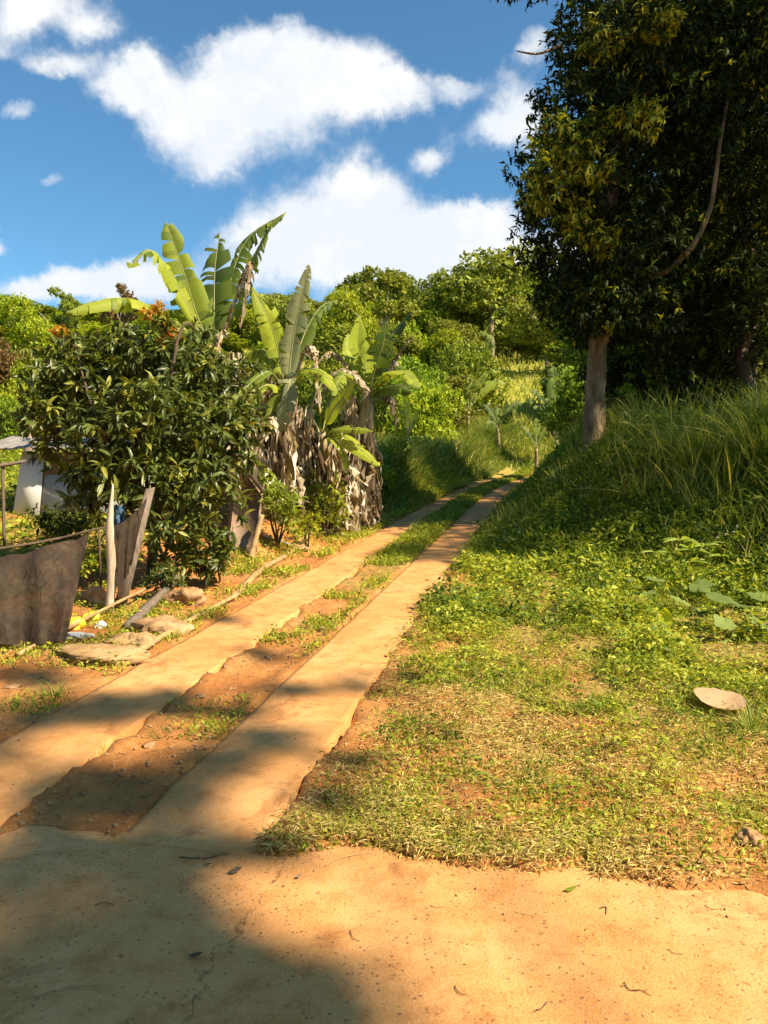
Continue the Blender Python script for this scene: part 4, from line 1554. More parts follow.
def banana_clump_a():
    Y = 13.2
    # left plant
    b = P(232, 540, Y)
    b[2] = float(gz(b[0], Y))
    t = thing('banana_plant', 'tallest banana plant with torn leaves, left one of the big clump', 'banana plant', b, GB)
    top = P(212, 345, Y)
    stem(t, b, top, .15, .09)
    banana_leaf(PP([(212, 350), (198, 318), (183, 270, -.1), (166, 222, -.2)], Y), .72, 'leaf', t, tone=.55, droop=.15, tear=.2, hint=(.2, -1, .25))
    banana_leaf(PP([(210, 352), (176, 285, -.3), (152, 252, -.6), (128, 268, -.9)], Y), .62, 'leaf', t, tone=.85, droop=.5, tear=.4, hint=(.1, -.5, 1))
    banana_leaf(PP([(213, 350), (214, 310, .2), (215, 268, .3), (220, 232, .5)], Y), .80, 'leaf', t, tone=.15, droop=.3, tear=.3, hint=(-.2, -1, .1))
    banana_leaf(PP([(214, 348), (228, 290, .3), (247, 240, .5), (286, 212, .6)], Y), .70, 'leaf', t, tone=.3, droop=.9, tear=.6, hint=(0, -.4, 1))
    banana_leaf(PP([(216, 350), (240, 300, -.2), (255, 258, -.3), (272, 222, -.4)], Y), .55, 'leaf', t, tone=.5, droop=1.0, tear=.7, hint=(0, -.5, 1))
    banana_leaf(PP([(208, 350), (170, 318, -.4), (120, 298, -1.2), (66, 312, -1.8)], Y), .62, 'leaf', t, tone=.8, droop=1.15, tear=.3, hint=(0, -.35, 1))
    banana_leaf(PP([(208, 350), (186, 330, -.4), (165, 335, -.8), (158, 370, -1)], Y), .55, 'leaf', t, tone=.1, droop=.9, tear=.3, hint=(0, -.3, 1))
    banana_leaf(PP([(214, 350), (205, 330, -.6), (190, 360, -1.1), (196, 395, -1.2)], Y), .50, 'leaf', t, tone=.1, droop=.7, tear=.4, hint=(-.2, -.6, 1))
    banana_leaf(PP([(216, 352), (235, 300, -.5), (250, 262, -.6), (240, 330, -.9)], Y), .28, 'dead_leaf', t, 'banana_dead', .4, droop=1.2, tear=.9, crumple=.25, hint=(0, -.4, 1))
    banana_leaf(PP([(214, 350), (222, 330, -.5), (215, 360, -.9), (208, 400, -1)], Y), .26, 'dead_leaf', t, 'banana_dead', .3, droop=1.2, tear=.9, crumple=.25, hint=(0, -.4, 1))
    dead_skirt(t, b, P(0, 350, Y)[2], b[2], .45, 110)
    # middle plant
    Y2 = 12.8
    b = P(277, 545, Y2)
    b[2] = float(gz(b[0], Y2))
    t = thing('banana_plant', 'banana plant wrapped in pale dead leaves with one tall pale upright leaf', 'banana plant', b, GB)
    top = P(287, 392, Y2)
    stem(t, b, top, .14, .09)
    banana_leaf(PP([(288, 395), (291, 355), (298, 312, -.1), (309, 264, -.2)], Y2), .44, 'leaf', t, 'banana_pale', .6, droop=.1, tear=.25, hint=(.1, -1, .2))
    banana_leaf(PP([(286, 395), (278, 350), (268, 318, -.2), (252, 287, -.3)], Y2), .46, 'leaf', t, tone=1.0, droop=.25, tear=.15, hint=(.5, -1, .1))
    banana_leaf(PP([(288, 392), (302, 340, .3), (320, 308, .5), (338, 300, .7)], Y2), .42, 'leaf', t, tone=.1, droop=.8, tear=.25, hint=(0, -.5, 1))
    banana_leaf(PP([(285, 392), (268, 372, -.3), (240, 392, -.7), (214, 410, -1)], Y2), .34, 'leaf', t, tone=.25, droop=.4, tear=.2, hint=(0, -.6, 1))
    banana_leaf(PP([(286, 392), (262, 350, .3), (258, 400, .4), (259, 455, .2)], Y2), .30, 'leaf', t, tone=.6, droop=.5, tear=.3, hint=(0, -1, .4))
    banana_leaf(PP([(288, 390), (290, 380, -.3), (284, 410, -.5), (281, 432, -.5)], Y2), .36, 'leaf', t, 'banana_pale', .2, droop=.5, tear=.2, hint=(0, -1, .4))
    banana_leaf(PP([(290, 392), (305, 350, -.2), (315, 355, -.4), (320, 415, -.6)], Y2), .24, 'dead_leaf', t, 'banana_dead', .5, droop=1.2, tear=.9, crumple=.3, hint=(0, -.4, 1))
    banana_leaf(PP([(289, 395), (305, 372, -.5), (322, 372, -.9), (336, 392, -1.2)], Y2), .34, 'leaf', t, tone=.9, droop=.5, tear=.3, hint=(.2, -.8, 1))
    banana_leaf(PP([(286, 398), (272, 385, -.5), (256, 392, -.9), (240, 420, -1.1)], Y2), .34, 'leaf', t, tone=.7, droop=.5, tear=.4, hint=(-.1, -.8, 1))
    dead_skirt(t, b, P(0, 372, Y2)[2], b[2], .36, 150)
    # a third stem, mostly hidden in dead leaves
    Y3 = 12.4
    b = P(250, 548, Y3)
    b[2] = float(gz(b[0], Y3))
    t = thing('banana_plant', 'short banana plant smothered in dead leaves at the left foot of the big clump', 'banana plant', b, GB)
    stem(t, b, P(252, 440, Y3), .12, .08)
    banana_leaf(PP([(252, 445), (246, 425), (236, 432, -.2), (222, 470, -.4)], Y3), .3, 'dead_leaf', t, 'banana_dead', .7, droop=1, tear=.9, crumple=.3, hint=(0, -.4, 1))
    banana_leaf(PP([(252, 445), (262, 420), (272, 425, -.2), (236, 480, -.3)], Y3), .3, 'dead_leaf', t, 'banana_dead', .8, droop=1, tear=.9, crumple=.3, hint=(0, -.4, 1))
    banana_leaf(PP([(252, 442), (262, 430), (276, 400, .1), (286, 380, .2)], Y3), .28, 'leaf', t, tone=.5, droop=.4, tear=.3, hint=(0, -.8, .6))
    banana_leaf(PP([(251, 440), (244, 415, -.2), (232, 402, -.4), (218, 415, -.7)], Y3), .32, 'leaf', t, tone=.75, droop=.5, tear=.4, hint=(-.1, -.8, 1))
    dead_skirt(t, b, P(0, 405, Y3)[2], b[2], .36, 80)
    # right stem with hanging skirt
    Y4 = 13.8
    b = P(305, 535, Y4)
    b[2] = float(gz(b[0], Y4))
    t = thing('banana_plant', 'banana stem with dead leaves at the right of the big clump', 'banana plant', b, GB)
    stem(t, b, P(310, 410, Y4), .13, .08)
    banana_leaf(PP([(310, 412), (330, 375), (352, 372, -.2), (370, 392, -.4)], Y4), .34, 'dead_leaf', t, 'banana_dead', .45, droop=1.1, tear=.8, crumple=.2, hint=(0, -.4, 1))
    banana_leaf(PP([(310, 412), (318, 390), (328, 380, .2), (345, 395, .3)], Y4), .4, 'leaf', t, tone=.2, droop=.7, tear=.3, hint=(0, -.4, 1))
    dead_skirt(t, b, P(0, 405, Y4)[2], b[2], .35, 90)


banana_clump_a()


def banana_clump_b():
    Y = 14.3
    b = P(352, 498, Y)
    b[2] = float(gz(b[0], Y))
    t = thing('banana_plant', 'banana plant with a broad upright leaf, tallest of the second clump', 'banana plant', b, GB)
    stem(t, b, P(368, 392, Y), .15, .09)
    banana_leaf(PP([(368, 394), (364, 360), (358, 345, -.2), (360, 316, -.3)], Y), .62, 'leaf', t, tone=.85, droop=.1, tear=.1, hint=(.9, -1, .2))
    banana_leaf(PP([(368, 394), (360, 372), (352, 355, .2), (348, 333, .3)], Y), .5, 'leaf', t, tone=1, droop=.2, tear=.1, hint=(.6, -1, .1))
    banana_leaf(PP([(369, 394), (376, 365, -.2), (383, 345, -.3), (386, 322, -.4)], Y), .56, 'leaf', t, tone=.12, droop=.4, tear=.2, hint=(.6, -1, .1))
    banana_leaf(PP([(369, 394), (380, 362, .1), (392, 335, .3), (412, 312, .5)], Y), .42, 'leaf', t, tone=.1, droop=.9, tear=.4, hint=(0, -.4, 1))
    banana_leaf(PP([(369, 394), (385, 375, -.2), (400, 352, -.3), (413, 334, -.4)], Y), .3, 'dead_leaf', t, 'banana_dead', .3, droop=1, tear=.8, crumple=.25, hint=(0, -.4, 1))
    banana_leaf(PP([(368, 396), (385, 388, -.3), (400, 386, -.5), (412, 392, -.7)], Y), .44, 'leaf', t, tone=.15, droop=.6, tear=.2, hint=(0, -.6, 1))
    banana_leaf(PP([(366, 396), (345, 380), (330, 375, -.2), (316, 386, -.3)], Y), .46, 'leaf', t, tone=.3, droop=.6, tear=.3, hint=(0, -.3, 1))
    banana_leaf(PP([(366, 396), (345, 362, -.1), (330, 352, -.2), (318, 362, -.3)], Y), .3, 'dead_leaf', t, 'banana_dead', .4, droop=1.2, tear=.9, crumple=.25, hint=(0, -.3, 1))
    banana_leaf(PP([(369, 396), (384, 376, -.5), (402, 372, -.9), (420, 388, -1.2)], Y), .46, 'leaf', t, tone=.85, droop=.4, tear=.25, hint=(.3, -.8, 1))
    banana_leaf(PP([(367, 396), (356, 378, -.5), (342, 376, -.9), (332, 396, -1.2)], Y), .42, 'leaf', t, tone=.7, droop=.4, tear=.25, hint=(-.1, -.8, 1))
    dead_skirt(t, b, P(0, 395, Y)[2], b[2], .34, 70)
    Y2 = 13.7
    b = P(340, 502, Y2)
    b[2] = float(gz(b[0], Y2))
    t = thing('banana_plant', 'young banana plant with bright drooping leaves, front of the second clump', 'banana plant', b, GB)
    stem(t, b, P(322, 432, Y2), .10, .06)
    banana_leaf(PP([(322, 436), (332, 412, -.3), (342, 398, -.5), (356, 378, -.7)], Y2), .42, 'leaf', t, tone=1.0, droop=.15, tear=.1, hint=(-.4, -1, .6))
    banana_leaf(PP([(323, 438), (338, 428, -.5), (355, 428, -.9), (373, 431, -1.2)], Y2), .30, 'leaf', t, tone=.85, droop=.5, tear=.15, hint=(0, -.7, 1))
    banana_leaf(PP([(323, 438), (342, 436, -.6), (360, 449, -1.0), (380, 466, -1.3)], Y2), .34, 'leaf', t, tone=.95, droop=.4, tear=.15, hint=(.2, -.8, 1))
    banana_leaf(PP([(323, 438), (334, 440, -.6), (344, 455, -.9), (348, 475, -1.0)], Y2), .22, 'leaf', t, tone=.8, droop=.5, tear=.2, hint=(.5, -.8, .7))
    banana_leaf(PP([(322, 436), (328, 405, .1), (333, 392, .2), (336, 375, .3)], Y2), .24, 'leaf', t, tone=.6, droop=.3, tear=.2, hint=(-.8, -1, .2))
    banana_leaf(PP([(321, 436), (312, 412, .3), (318, 400, .5), (330, 398, .8)], Y2), .34, 'leaf', t, tone=.25, droop=.5, tear=.2, hint=(0, -.7, 1))
    dead_skirt(t, b, P(0, 432, Y2)[2], b[2], .26, 50)
    Y3 = 14.9
    b = P(365, 490, Y3)
    b[2] = float(gz(b[0], Y3))
    t = thing('banana_plant', 'dead leaved banana stem at the right of the second clump by the tall grass', 'banana plant', b, GB)
    stem(t, b, P(370, 405, Y3), .12, .08)
    banana_leaf(PP([(370, 408), (382, 395), (392, 400, -.2), (396, 430, -.3)], Y3), .3, 'dead_leaf', t, 'banana_dead', .3, droop=1.1, tear=.8, crumple=.2, hint=(0, -.4, 1))
    banana_leaf(PP([(370, 408), (376, 398), (390, 402, -.1), (404, 406, -.2)], Y3), .24, 'leaf', t, tone=.7, droop=.6, tear=.3, hint=(0, -.6, 1))
    dead_skirt(t, b, P(0, 408, Y3)[2], b[2], .34, 80)


banana_clump_b()


def small_banana(label, px, baserow, Y, fans):
    b = P(px, baserow, Y)
    b[2] = float(gz(b[0], Y)) - .05
    t = thing('banana_plant', label, 'banana plant', b, GB)
    top = b + np.array([0, 0, 1.5 * Y / 40])
    stem(t, b, top, .12, .08)
    for (tx, tr, w, tone, dr, cy) in fans:
        a = top
        e = P(tx, tr, Y + cy)
        m1 = a + (e - a) * .35 + np.array([0, 0, .24 * np.linalg.norm(e - a)])
        m2 = a + (e - a) * .74 + np.array([0, 0, .22 * np.linalg.norm(e - a)])
        banana_leaf([a, m1, m2, e], w * Y / 36, 'leaf', t, tone=tone, droop=dr + .3, tear=.5, hint=(.2, -1, .4), seg=18, ribr=.03)


small_banana('small banana plant with stiff upright leaves left of the big trunk', 556, 450, 41,
             [(530, 392, .6, .1, .4, -.5), (552, 368, .8, .2, .1, 0), (566, 372, .8, .25, .1, .3), (584, 376, .7, .3, .3, .5), (533, 408, .5, .1, .4, -.7), (580, 398, .6, .5, .5, -.6), (540, 378, .5, .1, .3, .3), (596, 392, .6, .2, .3, .2), (524, 402, .6, .05, .5, .4), (572, 388, .6, .1, .4, -1), (588, 412, .5, .1, .5, -.6), (545, 400, .6, .1, .5, -1)])
small_banana('small dark banana plant beside the grassy slope at the track end', 498, 452, 42,
             [(482, 406, .6, .1, .3, 0), (498, 408, .6, .2, .2, .2), (516, 412, .7, .2, .4, -.4), (522, 404, .5, .2, .4, .3), (486, 424, .5, .3, .5, -.5)])
small_banana('small banana plant with pale green fanned leaves above the grass left of the track end', 468, 445, 45,
             [(488, 375, .5, .9, .3, 0), (498, 372, .5, .8, .4, 0), (506, 384, .5, .9, .4, .2), (470, 378, .5, .7, .3, .2), (456, 400, .4, .6, .4, .3)])
small_banana('young banana plant with one upright leaf on the slope above the track end', 484, 372, 62,
             [(486, 334, .8, .4, .1, 0), (492, 340, .8, .3, .2, 0), (472, 350, .6, .5, .4, 0)])
small_banana('pale banana shoot in the tall grass left of the track', 408, 445, 30,
             [(407, 402, .45, 1.0, .1, 0), (400, 410, .4, .9, .3, .1), (418, 414, .4, .8, .3, 0)])
small_banana('banana plant half hidden behind the big trunk', 622, 395, 33,
             [(600, 360, .6, .4, .4, 0), (615, 350, .7, .3, .2, 0), (640, 362, .7, .4, .3, 0), (606, 378, .5, .7, .4, -.3)])
small_banana('small banana plant in the grass just right of the track end', 536, 452, 38,
             [(520, 428, .4, .4, .4, 0), (536, 420, .45, .5, .2, 0), (552, 426, .4, .3, .4, 0)])


# ------------------------------------------------------------------ hut
def box(mb, lo, hi, rnd=.5, mi=0):
    x0, y0, z0 = lo
    x1, y1, z1 = hi
    V = [(x0, y0, z0), (x1, y0, z0), (x1, y1, z0), (x0, y1, z0), (x0, y0, z1), (x1, y0, z1), (x1, y1, z1), (x0, y1, z1)]
    F = [(0, 3, 2, 1), (4, 5, 6, 7), (0, 1, 5, 4), (1, 2, 6, 5), (2, 3, 7, 6), (3, 0, 4, 7)]
    mb.add(V, F, rnd, mi)


def slab(mb, quad, th, rnd=.5):
    """quad: four corners, thickened backwards along its normal"""
    q = np.asarray(quad, float)
    n = nrm(np.cross(q[1] - q[0], q[3] - q[0]))
    V = np.concatenate([q, q + n * th])
    F = [(0, 1, 2, 3), (7, 6, 5, 4), (0, 4, 5, 1), (1, 5, 6, 2), (2, 6, 7, 3), (3, 7, 4, 0)]
    mb.add(V, F, rnd)


def hut():
    Y = 13.0
    o = P(18, 530, Y)
    z0 = float(gz(o[0], Y))
    base = np.array([o[0], Y, z0])
    t = thing('hut', 'small hut of white and brown panels with a tin roof at the left edge', 'hut', base)
    th = .03
    tl, tr2 = P(22, 452, Y), P(44, 452, Y)
    bl, br = P(12, 531, Y), P(39, 531, Y)
    bl[2] = br[2] = z0 - .05
    bl2 = bl
    mb = MB()
    slab(mb, [bl2, br, tr2, tl], -th)
    build(mb, 'white_panel', M['white'], t)
    # right panel, brown boards over grey sheet
    a = P(45.5, 452, Y + .03)
    b2 = P(120, 452, Y + .2)
    c2 = P(120, 474, Y + .2)
    d2 = P(44.5, 474, Y + .03)
    nb = 3
    for k in range(nb):
        mb = MB()
        f0, f1 = k / nb + .02, (k + 1) / nb - .02
        slab(mb, [d2 * (1 - f0) + a * f0, c2 * (1 - f0) + b2 * f0, c2 * (1 - f1) + b2 * f1, d2 * (1 - f1) + a * f1], -.02, k * .3)
        build(mb, 'board', M['board'], t)
    e = P(40, 531, Y + .03)
    f = P(120, 531, Y + .2)
    e[2] = f[2] = z0 - .05
    mb = MB()
    slab(mb, [e, f, c2 - np.array([0, 0, .01]), d2 - np.array([0, 0, .01])], -.02)
    build(mb, 'grey_panel', M['grey'], t)
    # back and side walls
    mb = MB()
    L0 = np.array([tl[0] + .02, Y + .05, z0 - .05])
    box(mb, (tl[0] + .03, Y + .08, z0 - .05), (tl[0] + .06, Y + 2.6, tl[2] - .02))
    build(mb, 'side_wall', M['white'], t)
    mb = MB()
    box(mb, (tl[0] + .08, Y + 2.5, z0 - .05), (b2[0] - .05, Y + 2.54, tl[2] - .02))
    build(mb, 'back_wall', M['grey'], t)
    # corrugated roof, overhanging
    x0, x1 = P(-12, 440, Y)[0], P(130, 440, Y)[0]
    nx = 110
    V = []
    F = []
    zt = row_z(448, Y - .28)
    for i in range(nx + 1):
        x = x0 + (x1 - x0) * i / nx
        dz = .012 * math.sin(i * 2 * pi / 6) - .03 * (i / nx)
        for k, (y, z) in enumerate([(Y - .28, zt + .0), (Y + .8, zt + .22), (Y + 3.0, zt + .12)]):
            V.append((x, y, z + dz + .02 * math.sin(i * .21 + k)))
            V.append((x, y, z + dz + .014 + .02 * math.sin(i * .21 + k)))
    n0 = 6
    for i in range(nx):
        for k in range(2):
            a_ = i * n0 + k * 2
            F.append((a_, a_ + n0, a_ + n0 + 2, a_ + 2))
            F.append((a_ + 1, a_ + 3, a_ + n0 + 3, a_ + n0 + 1))
        F.append((i * n0, i * n0 + 1, (i + 1) * n0 + 1, (i + 1) * n0))
    mb = MB()
    mb.add(V, F)
    build(mb, 'roof', M['tin'], t)
    for px in (70,):
        mb = MB()
        q = P(px, 452, Y - .5)
        yy = Y + .02 if px > 10 else Y - .15
        tube(mb, [np.array([q[0], yy, z0 - .1]), np.array([q[0], yy, zt + .02])], .03, 7)
        build(mb, 'roof_post', M['wood'], t)


hut()
mb = MB()
tube(mb, catmull([P(-20, 468, 11.5), P(5, 465, 11.6), P(26, 461, 11.7)], 8), [.03, .03, .028, .028, .027, .026, .025, .024], 8)
tube(mb, catmull([[P(2, 465, 11.6)[0], 11.62, float(gz(P(2, 465, 11.6)[0], 11.6)) - .1], P(3, 490, 11.62), P(3, 462, 11.62)], 6), .025, 7)
o = build(mb, 'wooden_rail', M['wood'])
tag(o, 'rough horizontal wooden rail at the left edge beside the hut', 'rail')
mb = MB()
q = P(29, 440, 15.8)
tube(mb, catmull([[q[0] - .05, 15.8, float(gz(q[0], 15.8)) - .1], [q[0], 15.8, q[2]], P(28, 412, 15.8)], 8), np.linspace(.12, .1, 8), 9, bump=.05)
o = build(mb, 'tree_stump', M['palebark'], smooth=True)
tag(o, 'pale bare stump rising behind the hut roof', 'stump')


# ------------------------------------------------------------------ nets, posts, poles, debris
def cloth(name, tl, tr_, br, bl, nu, nv, folds, amp, label, sag=.04, mat='net', billow=.0):
    tl, tr_, br, bl = map(lambda a: np.asarray(a, float), (tl, tr_, br, bl))
    nrmv = nrm(np.cross(tr_ - tl, bl - tl))
    V = []
    for j in range(nv + 1):
        v = j / nv
        for i in range(nu + 1):
            u = i / nu
            p = (tl * (1 - u) + tr_ * u) * (1 - v) + (bl * (1 - u) + br * u) * v
            p = p + np.array([0, 0, -sag * math.sin(pi * u) * (1 - v)])
            ph = folds * (u ** 1.5) * 2 * pi + (2.6 - 3 * u) * v + 1.6 * math.sin(3 * u + 2 * v)
            a = amp * (.35 + .65 * v) * (math.sin(ph) + .45 * math.sin(2.3 * ph + 1.2 + 2 * v))
            a += .35 * amp * float(vnoise(u * 9, v * 7, 1)) * 2 + .3 * amp * float(vnoise(u * 22 + v * 18, v * 7, 1))
            p = p + nrmv * (a - billow * math.sin(pi * v) * math.sin(pi * u))
            V.append(p)
    F = [(j * (nu + 1) + i, (j + 1) * (nu + 1) + i, (j + 1) * (nu + 1) + i + 1, j * (nu + 1) + i + 1) for j in range(nv) for i in range(nu)]
    mb = MB()
    mb.add(V, F)
    o = build(mb, name, M[mat], smooth=True)
    tag(o, label, 'net')
    return o


g0 = ground(-60, 655)
g1 = ground(50, 652)
Yn = float(g1[1])
cloth('shade_net', P(-80, 560, Yn + .1), P(90, 532, Yn + 1.0), g1 + np.array([.12, .05, .02]), g0 + np.array([0, 0, .02]), 150, 60, 2.4, .085, 'large brown shade net hung as a fence at the left edge', .09, billow=.08)
mb = MB()
tube(mb, catmull([P(-80, 559, Yn + .1), P(10, 547, Yn + .5), P(60, 538, Yn + .85), P(88, 531, Yn + 1.0), P(106, 527, Yn + 1.25)], 16), .012, 6, .2)
o = build(mb, 'net_rope', M['darkbark'])
tag(o, 'dark rope along the top of the large brown net', 'rope')
gp = ground(111, 612)
Yp = float(gp[1])
mb = MB()
pts = catmull([gp - np.array([0, 0, .1]), P(110, 600, Yp), P(112, 572, Yp), P(110, 535, Yp), P(111, 510, Yp), P(113, 484, Yp)], 18)
tube(mb, pts, np.concatenate([np.full(11, .046), np.linspace(.043, .008, 7)]), 7, bump=.08)
o = build(mb, 'fence_post', M['palewood'])
tag(o, 'pale crooked post with a pointed top holding the nets', 'post')
# thin stake behind
mb = MB()
sb = ground(101, 600)
tube(mb, [sb, P(99, 530, float(sb[1]))], .014, 6)
o = build(mb, 'thin_stake', M['darkbark'])
tag(o, 'thin dark stake just left of the pale crooked post', 'stake')
# leaning plank
gb = ground(122, 612)
Yb = float(gb[1]) + .1
mb = MB()
A, B = P(118, 615, Yb), P(150, 488, Yb + .35)
sd = np.array([.055, .03, .012])
q = [A - sd * 1.1, A + sd * 1.1, B + sd * .9, B - sd * .7]
slab(mb, q, -.035)
o = build(mb, 'leaning_plank', M['wood'])
tag(o, 'grey weathered plank leaning to the right behind the pale post', 'plank')
cloth('torn_net', P(110, 528, Yp - .03), P(148, 497, Yp + .25), P(132, 560, Yp + .18), P(118, 600, Yp - .02), 40, 40, 3.5, .022, 'small torn brown net stretched from the pale post to the leaning plank', .05)
mb = MB()
V = []
for j in range(9):
    for i in range(9):
        u, v = i / 8, j / 8
        V.append(P(113 + 12 * u, 507 + 26 * v - 5 * u, Yp + .18) + np.array([0, .03 * math.sin(9 * u + 3 * v) + .02 * rng.normal(), .02 * math.sin(7 * u)]))
mb.add(V, [(j * 9 + i, (j + 1) * 9 + i, (j + 1) * 9 + i + 1, j * 9 + i + 1) for j in range(8) for i in range(8)])
o = build(mb, 'blue_rag', M['blue'], smooth=True)
tag(o, 'faded blue rag hanging behind the pale post', 'rag')


def pole(name, label, cat, pix, r, mat='bamboo', lift=.03, sides=8, bump=.06):
    pts = []
    for a in pix:
        g = ground(a[0], a[1])
        g = g + np.array([0, 0, lift + (a[2] if len(a) > 2 else 0)])
        pts.append(g)
    mb = MB()
    c = catmull(pts, 22)
    tube(mb, c, np.linspace(r, r * .75, 22), sides, bump=bump)
    o = build(mb, name, M[mat], smooth=True)
    tag(o, label, cat)
    return o


def lifted_pole(name, label, cat, a, b, r, mat='bamboo', over=0, sides=8, mid=0):
    mb = MB()
    m_ = (a + b) / 2 + np.array([0, 0, mid])
    tube(mb, catmull([a, m_, b], 20), np.linspace(r, r * .7, 20), sides, bump=.08)
    o = build(mb, name, M[mat], smooth=True)
    tag(o, label, cat)


lifted_pole('bamboo_pole', 'thin bamboo pole slanting up past the foot of the pale post', 'pole', ground(18, 659) + np.array([0, 0, .03]), ground(186, 582) + np.array([0, 0, .10]), .02, mid=.03)
lifted_pole('broken_log', 'short broken log with a splintered end lying against the thin pole', 'log', ground(128, 632) + np.array([0, 0, .04]), ground(183, 588) + np.array([0, 0, .16]), .055, 'wood')
pole('bamboo_pole', 'longer bamboo pole lying along the left edge of the track', 'pole', [(125, 668), (180, 632), (240, 600)], .03, 'bamboo', .035)
pole('fallen_branch', 'fallen branch continuing the line of poles toward the banana clump', 'branch', [(232, 604, .0), (262, 576), (290, 555), (312, 540, .05)], .04, 'bamboo', .03, bump=.12)
pole('plastic_pipe', 'pale grey pipe end lying at the foot of the banana clump', 'pipe', [(264, 541), (277, 545), (291, 549)], .02, 'grey', .04)


def rockobj(name, label, cat, px, row, size, mat, seed, lift=0, wr=1.0):
    r2 = np.random.default_rng(seed)
    g = ground(px, row)
    nu, nv = 40, 24
    V = []
    k1 = r2.normal(size=(5, 3))
    for j in range(nv + 1):
        for i in range(nu):
            a = 2 * pi * i / nu
            b = pi * j / nv
            d = np.array([math.sin(b) * math.cos(a), math.sin(b) * math.sin(a), math.cos(b)])
            s = 1 + sum(.10 * math.sin(3 * np.dot(k, d) + 1.3 * q) for q, k in enumerate(k1))
            s += wr * .22 * float(vnoise(seed * 3 + 5 * d[0] + 2 * d[2], 5 * d[1] - 3 * d[2], .6)) + wr * .16 * float(vnoise(seed + 9 * d[0], 9 * d[1] + 7 * d[2], .5))
            V.append(g + d * s * np.array(size) + np.array([0, 0, size[2] * .25 + lift]))
    F = [(j * nu + i, (j + 1) * nu + i, (j + 1) * nu + (i + 1) % nu, j * nu + (i + 1) % nu) for j in range(nv) for i in range(nu)]
    mb = MB()
    mb.add(V, F)
    o = build(mb, name, M[mat], smooth=True, origin=g)
    tag(o, label, cat)
    return o


rockobj('stone', 'reddish brown stone half sunk in the dry grass at the right edge', 'stone', 750, 856, (.055, .04, .035), 'rock', 3)
rockobj('half_buried_sack', 'tan sack half buried above the longer bamboo pole', 'sack', 158, 634, (.26, .2, .11), 'rock', 5)
rockobj('stone', 'mossy boulder under the lowest mango leaves', 'stone', 187, 607, (.2, .17, .13), 'rock', 6)
rockobj('pale_sack', 'large flat greenish grey sack lying below the thin bamboo pole', 'sack', 100, 660, (.40, .24, .07), 'paleslab', 7)
rockobj('pale_sack', 'smaller pale sack between the thin pole and the longer pole', 'sack', 132, 648, (.2, .16, .07), 'paleslab', 17)
rockobj('plastic_bag', 'crumpled white plastic bag left of the pale post', 'bag', 78, 642, (.12, .06, .035), 'whiteplastic', 8)
rockobj('plastic_bag', 'small white plastic scrap at the foot of the pale post', 'bag', 101, 630, (.05, .04, .04), 'whiteplastic', 9)
rockobj('yellow_bag', 'bright yellow plastic bag, the left and larger of two', 'bag', 74, 630, (.09, .07, .075), 'yellowplastic', 10)
rockobj('yellow_bag', 'bright yellow plastic bag, the right one of two beside the pale post', 'bag', 91, 623, (.075, .06, .055), 'yellowplastic', 12)
rockobj('soil_clod', 'clod of red soil behind the pale post', 'clod', 98, 606, (.16, .12, .13), 'rock', 13)
rockobj('stone', 'pale stone by the track under the banana clump', 'stone', 300, 552, (.13, .1, .07), 'rock', 14)
rockobj('stone', 'small tan stone on the soil between the strips', 'stone', 322, 632, (.05, .04, .03), 'rock', 15)
rockobj('stone', 'flat stone at the left soil edge near the lower corner', 'stone', 12, 690, (.06, .05, .02), 'rock', 16)
for i, (px, rw, s, lb) in enumerate([(200, 700, .025, 'small clod on the soil between the strips nearest the left strip'), (150, 745, .03, 'dark clod on the soil between the strips'),
                                     (232, 690, .02, 'pebble on the soil in the sunlit gap between the strips'), (268, 655, .02, 'pebble at the edge of the weeds between the strips')]):
    rockobj('pebble', lb, 'pebble', px, rw, (s * 1.3, s, s * .7), 'rock', 30 + i)

# brown rusty sheet leaning beside the bananas
gs = ground(238, 552)
Ys = float(gs[1])
mb = MB()
q = [P(224, 556, Ys), P(256, 553, Ys - .1), P(263, 492, Ys + .3), P(236, 452, Ys + .35)]
slab(mb, q, -.02)
o = build(mb, 'rusty_sheet', M['rust'])
tag(o, 'brown weathered sheet leaning between the mango bush and the bananas', 'sheet')
lifted_pole('dark_beam', 'dark beam slanting down over the brown sheet', 'beam', P(231, 450, Ys + .1), P(264, 492, Ys - .05), .045, 'darkbark')
lifted_pole('bent_stick', 'tan bent stick standing beside the brown sheet', 'stick', ground(250, 562) + np.array([0, 0, -.03]), P(262, 515, Ys - .1), .05, 'bamboo')


# ------------------------------------------------------------------ plants on the right verge
def dry_plate():
    c = ground(720, 716)
    mb = MB()
    n = 26
    V = [c + np.array([0, 0, .035])]
    for k, rr in enumerate((.35, .7, 1.0)):
        for i in range(n):
            a = 2 * pi * i / n
            r = rr * (1 + .05 * math.sin(3 * a + 1) + .015 * rng.normal() * rr)
            V.append(c + np.array([.165 * r * math.cos(a), .13 * r * math.sin(a), .06 + .03 * rr * rr + .035 * math.sin(a) + .005 * rng.normal() * rr - .015 * math.cos(a)]))
    F4 = []
    T = []
    for i in range(n):
        T.append((0, 1 + i, 1 + (i + 1) % n))
        for k in range(2):
            F4.append((1 + k * n + i, 1 + (k + 1) * n + i, 1 + (k + 1) * n + (i + 1) % n, 1 + k * n + (i + 1) % n))
    mb.add(V, F4, .6)
    mb.addmore(T, .6)
    o = build(mb, 'dried_leaf', M['driedleaf'], smooth=True)
    tag(o, 'large tan dried leaf curled like a plate on the weeds at the right', 'leaf')


dry_plate()


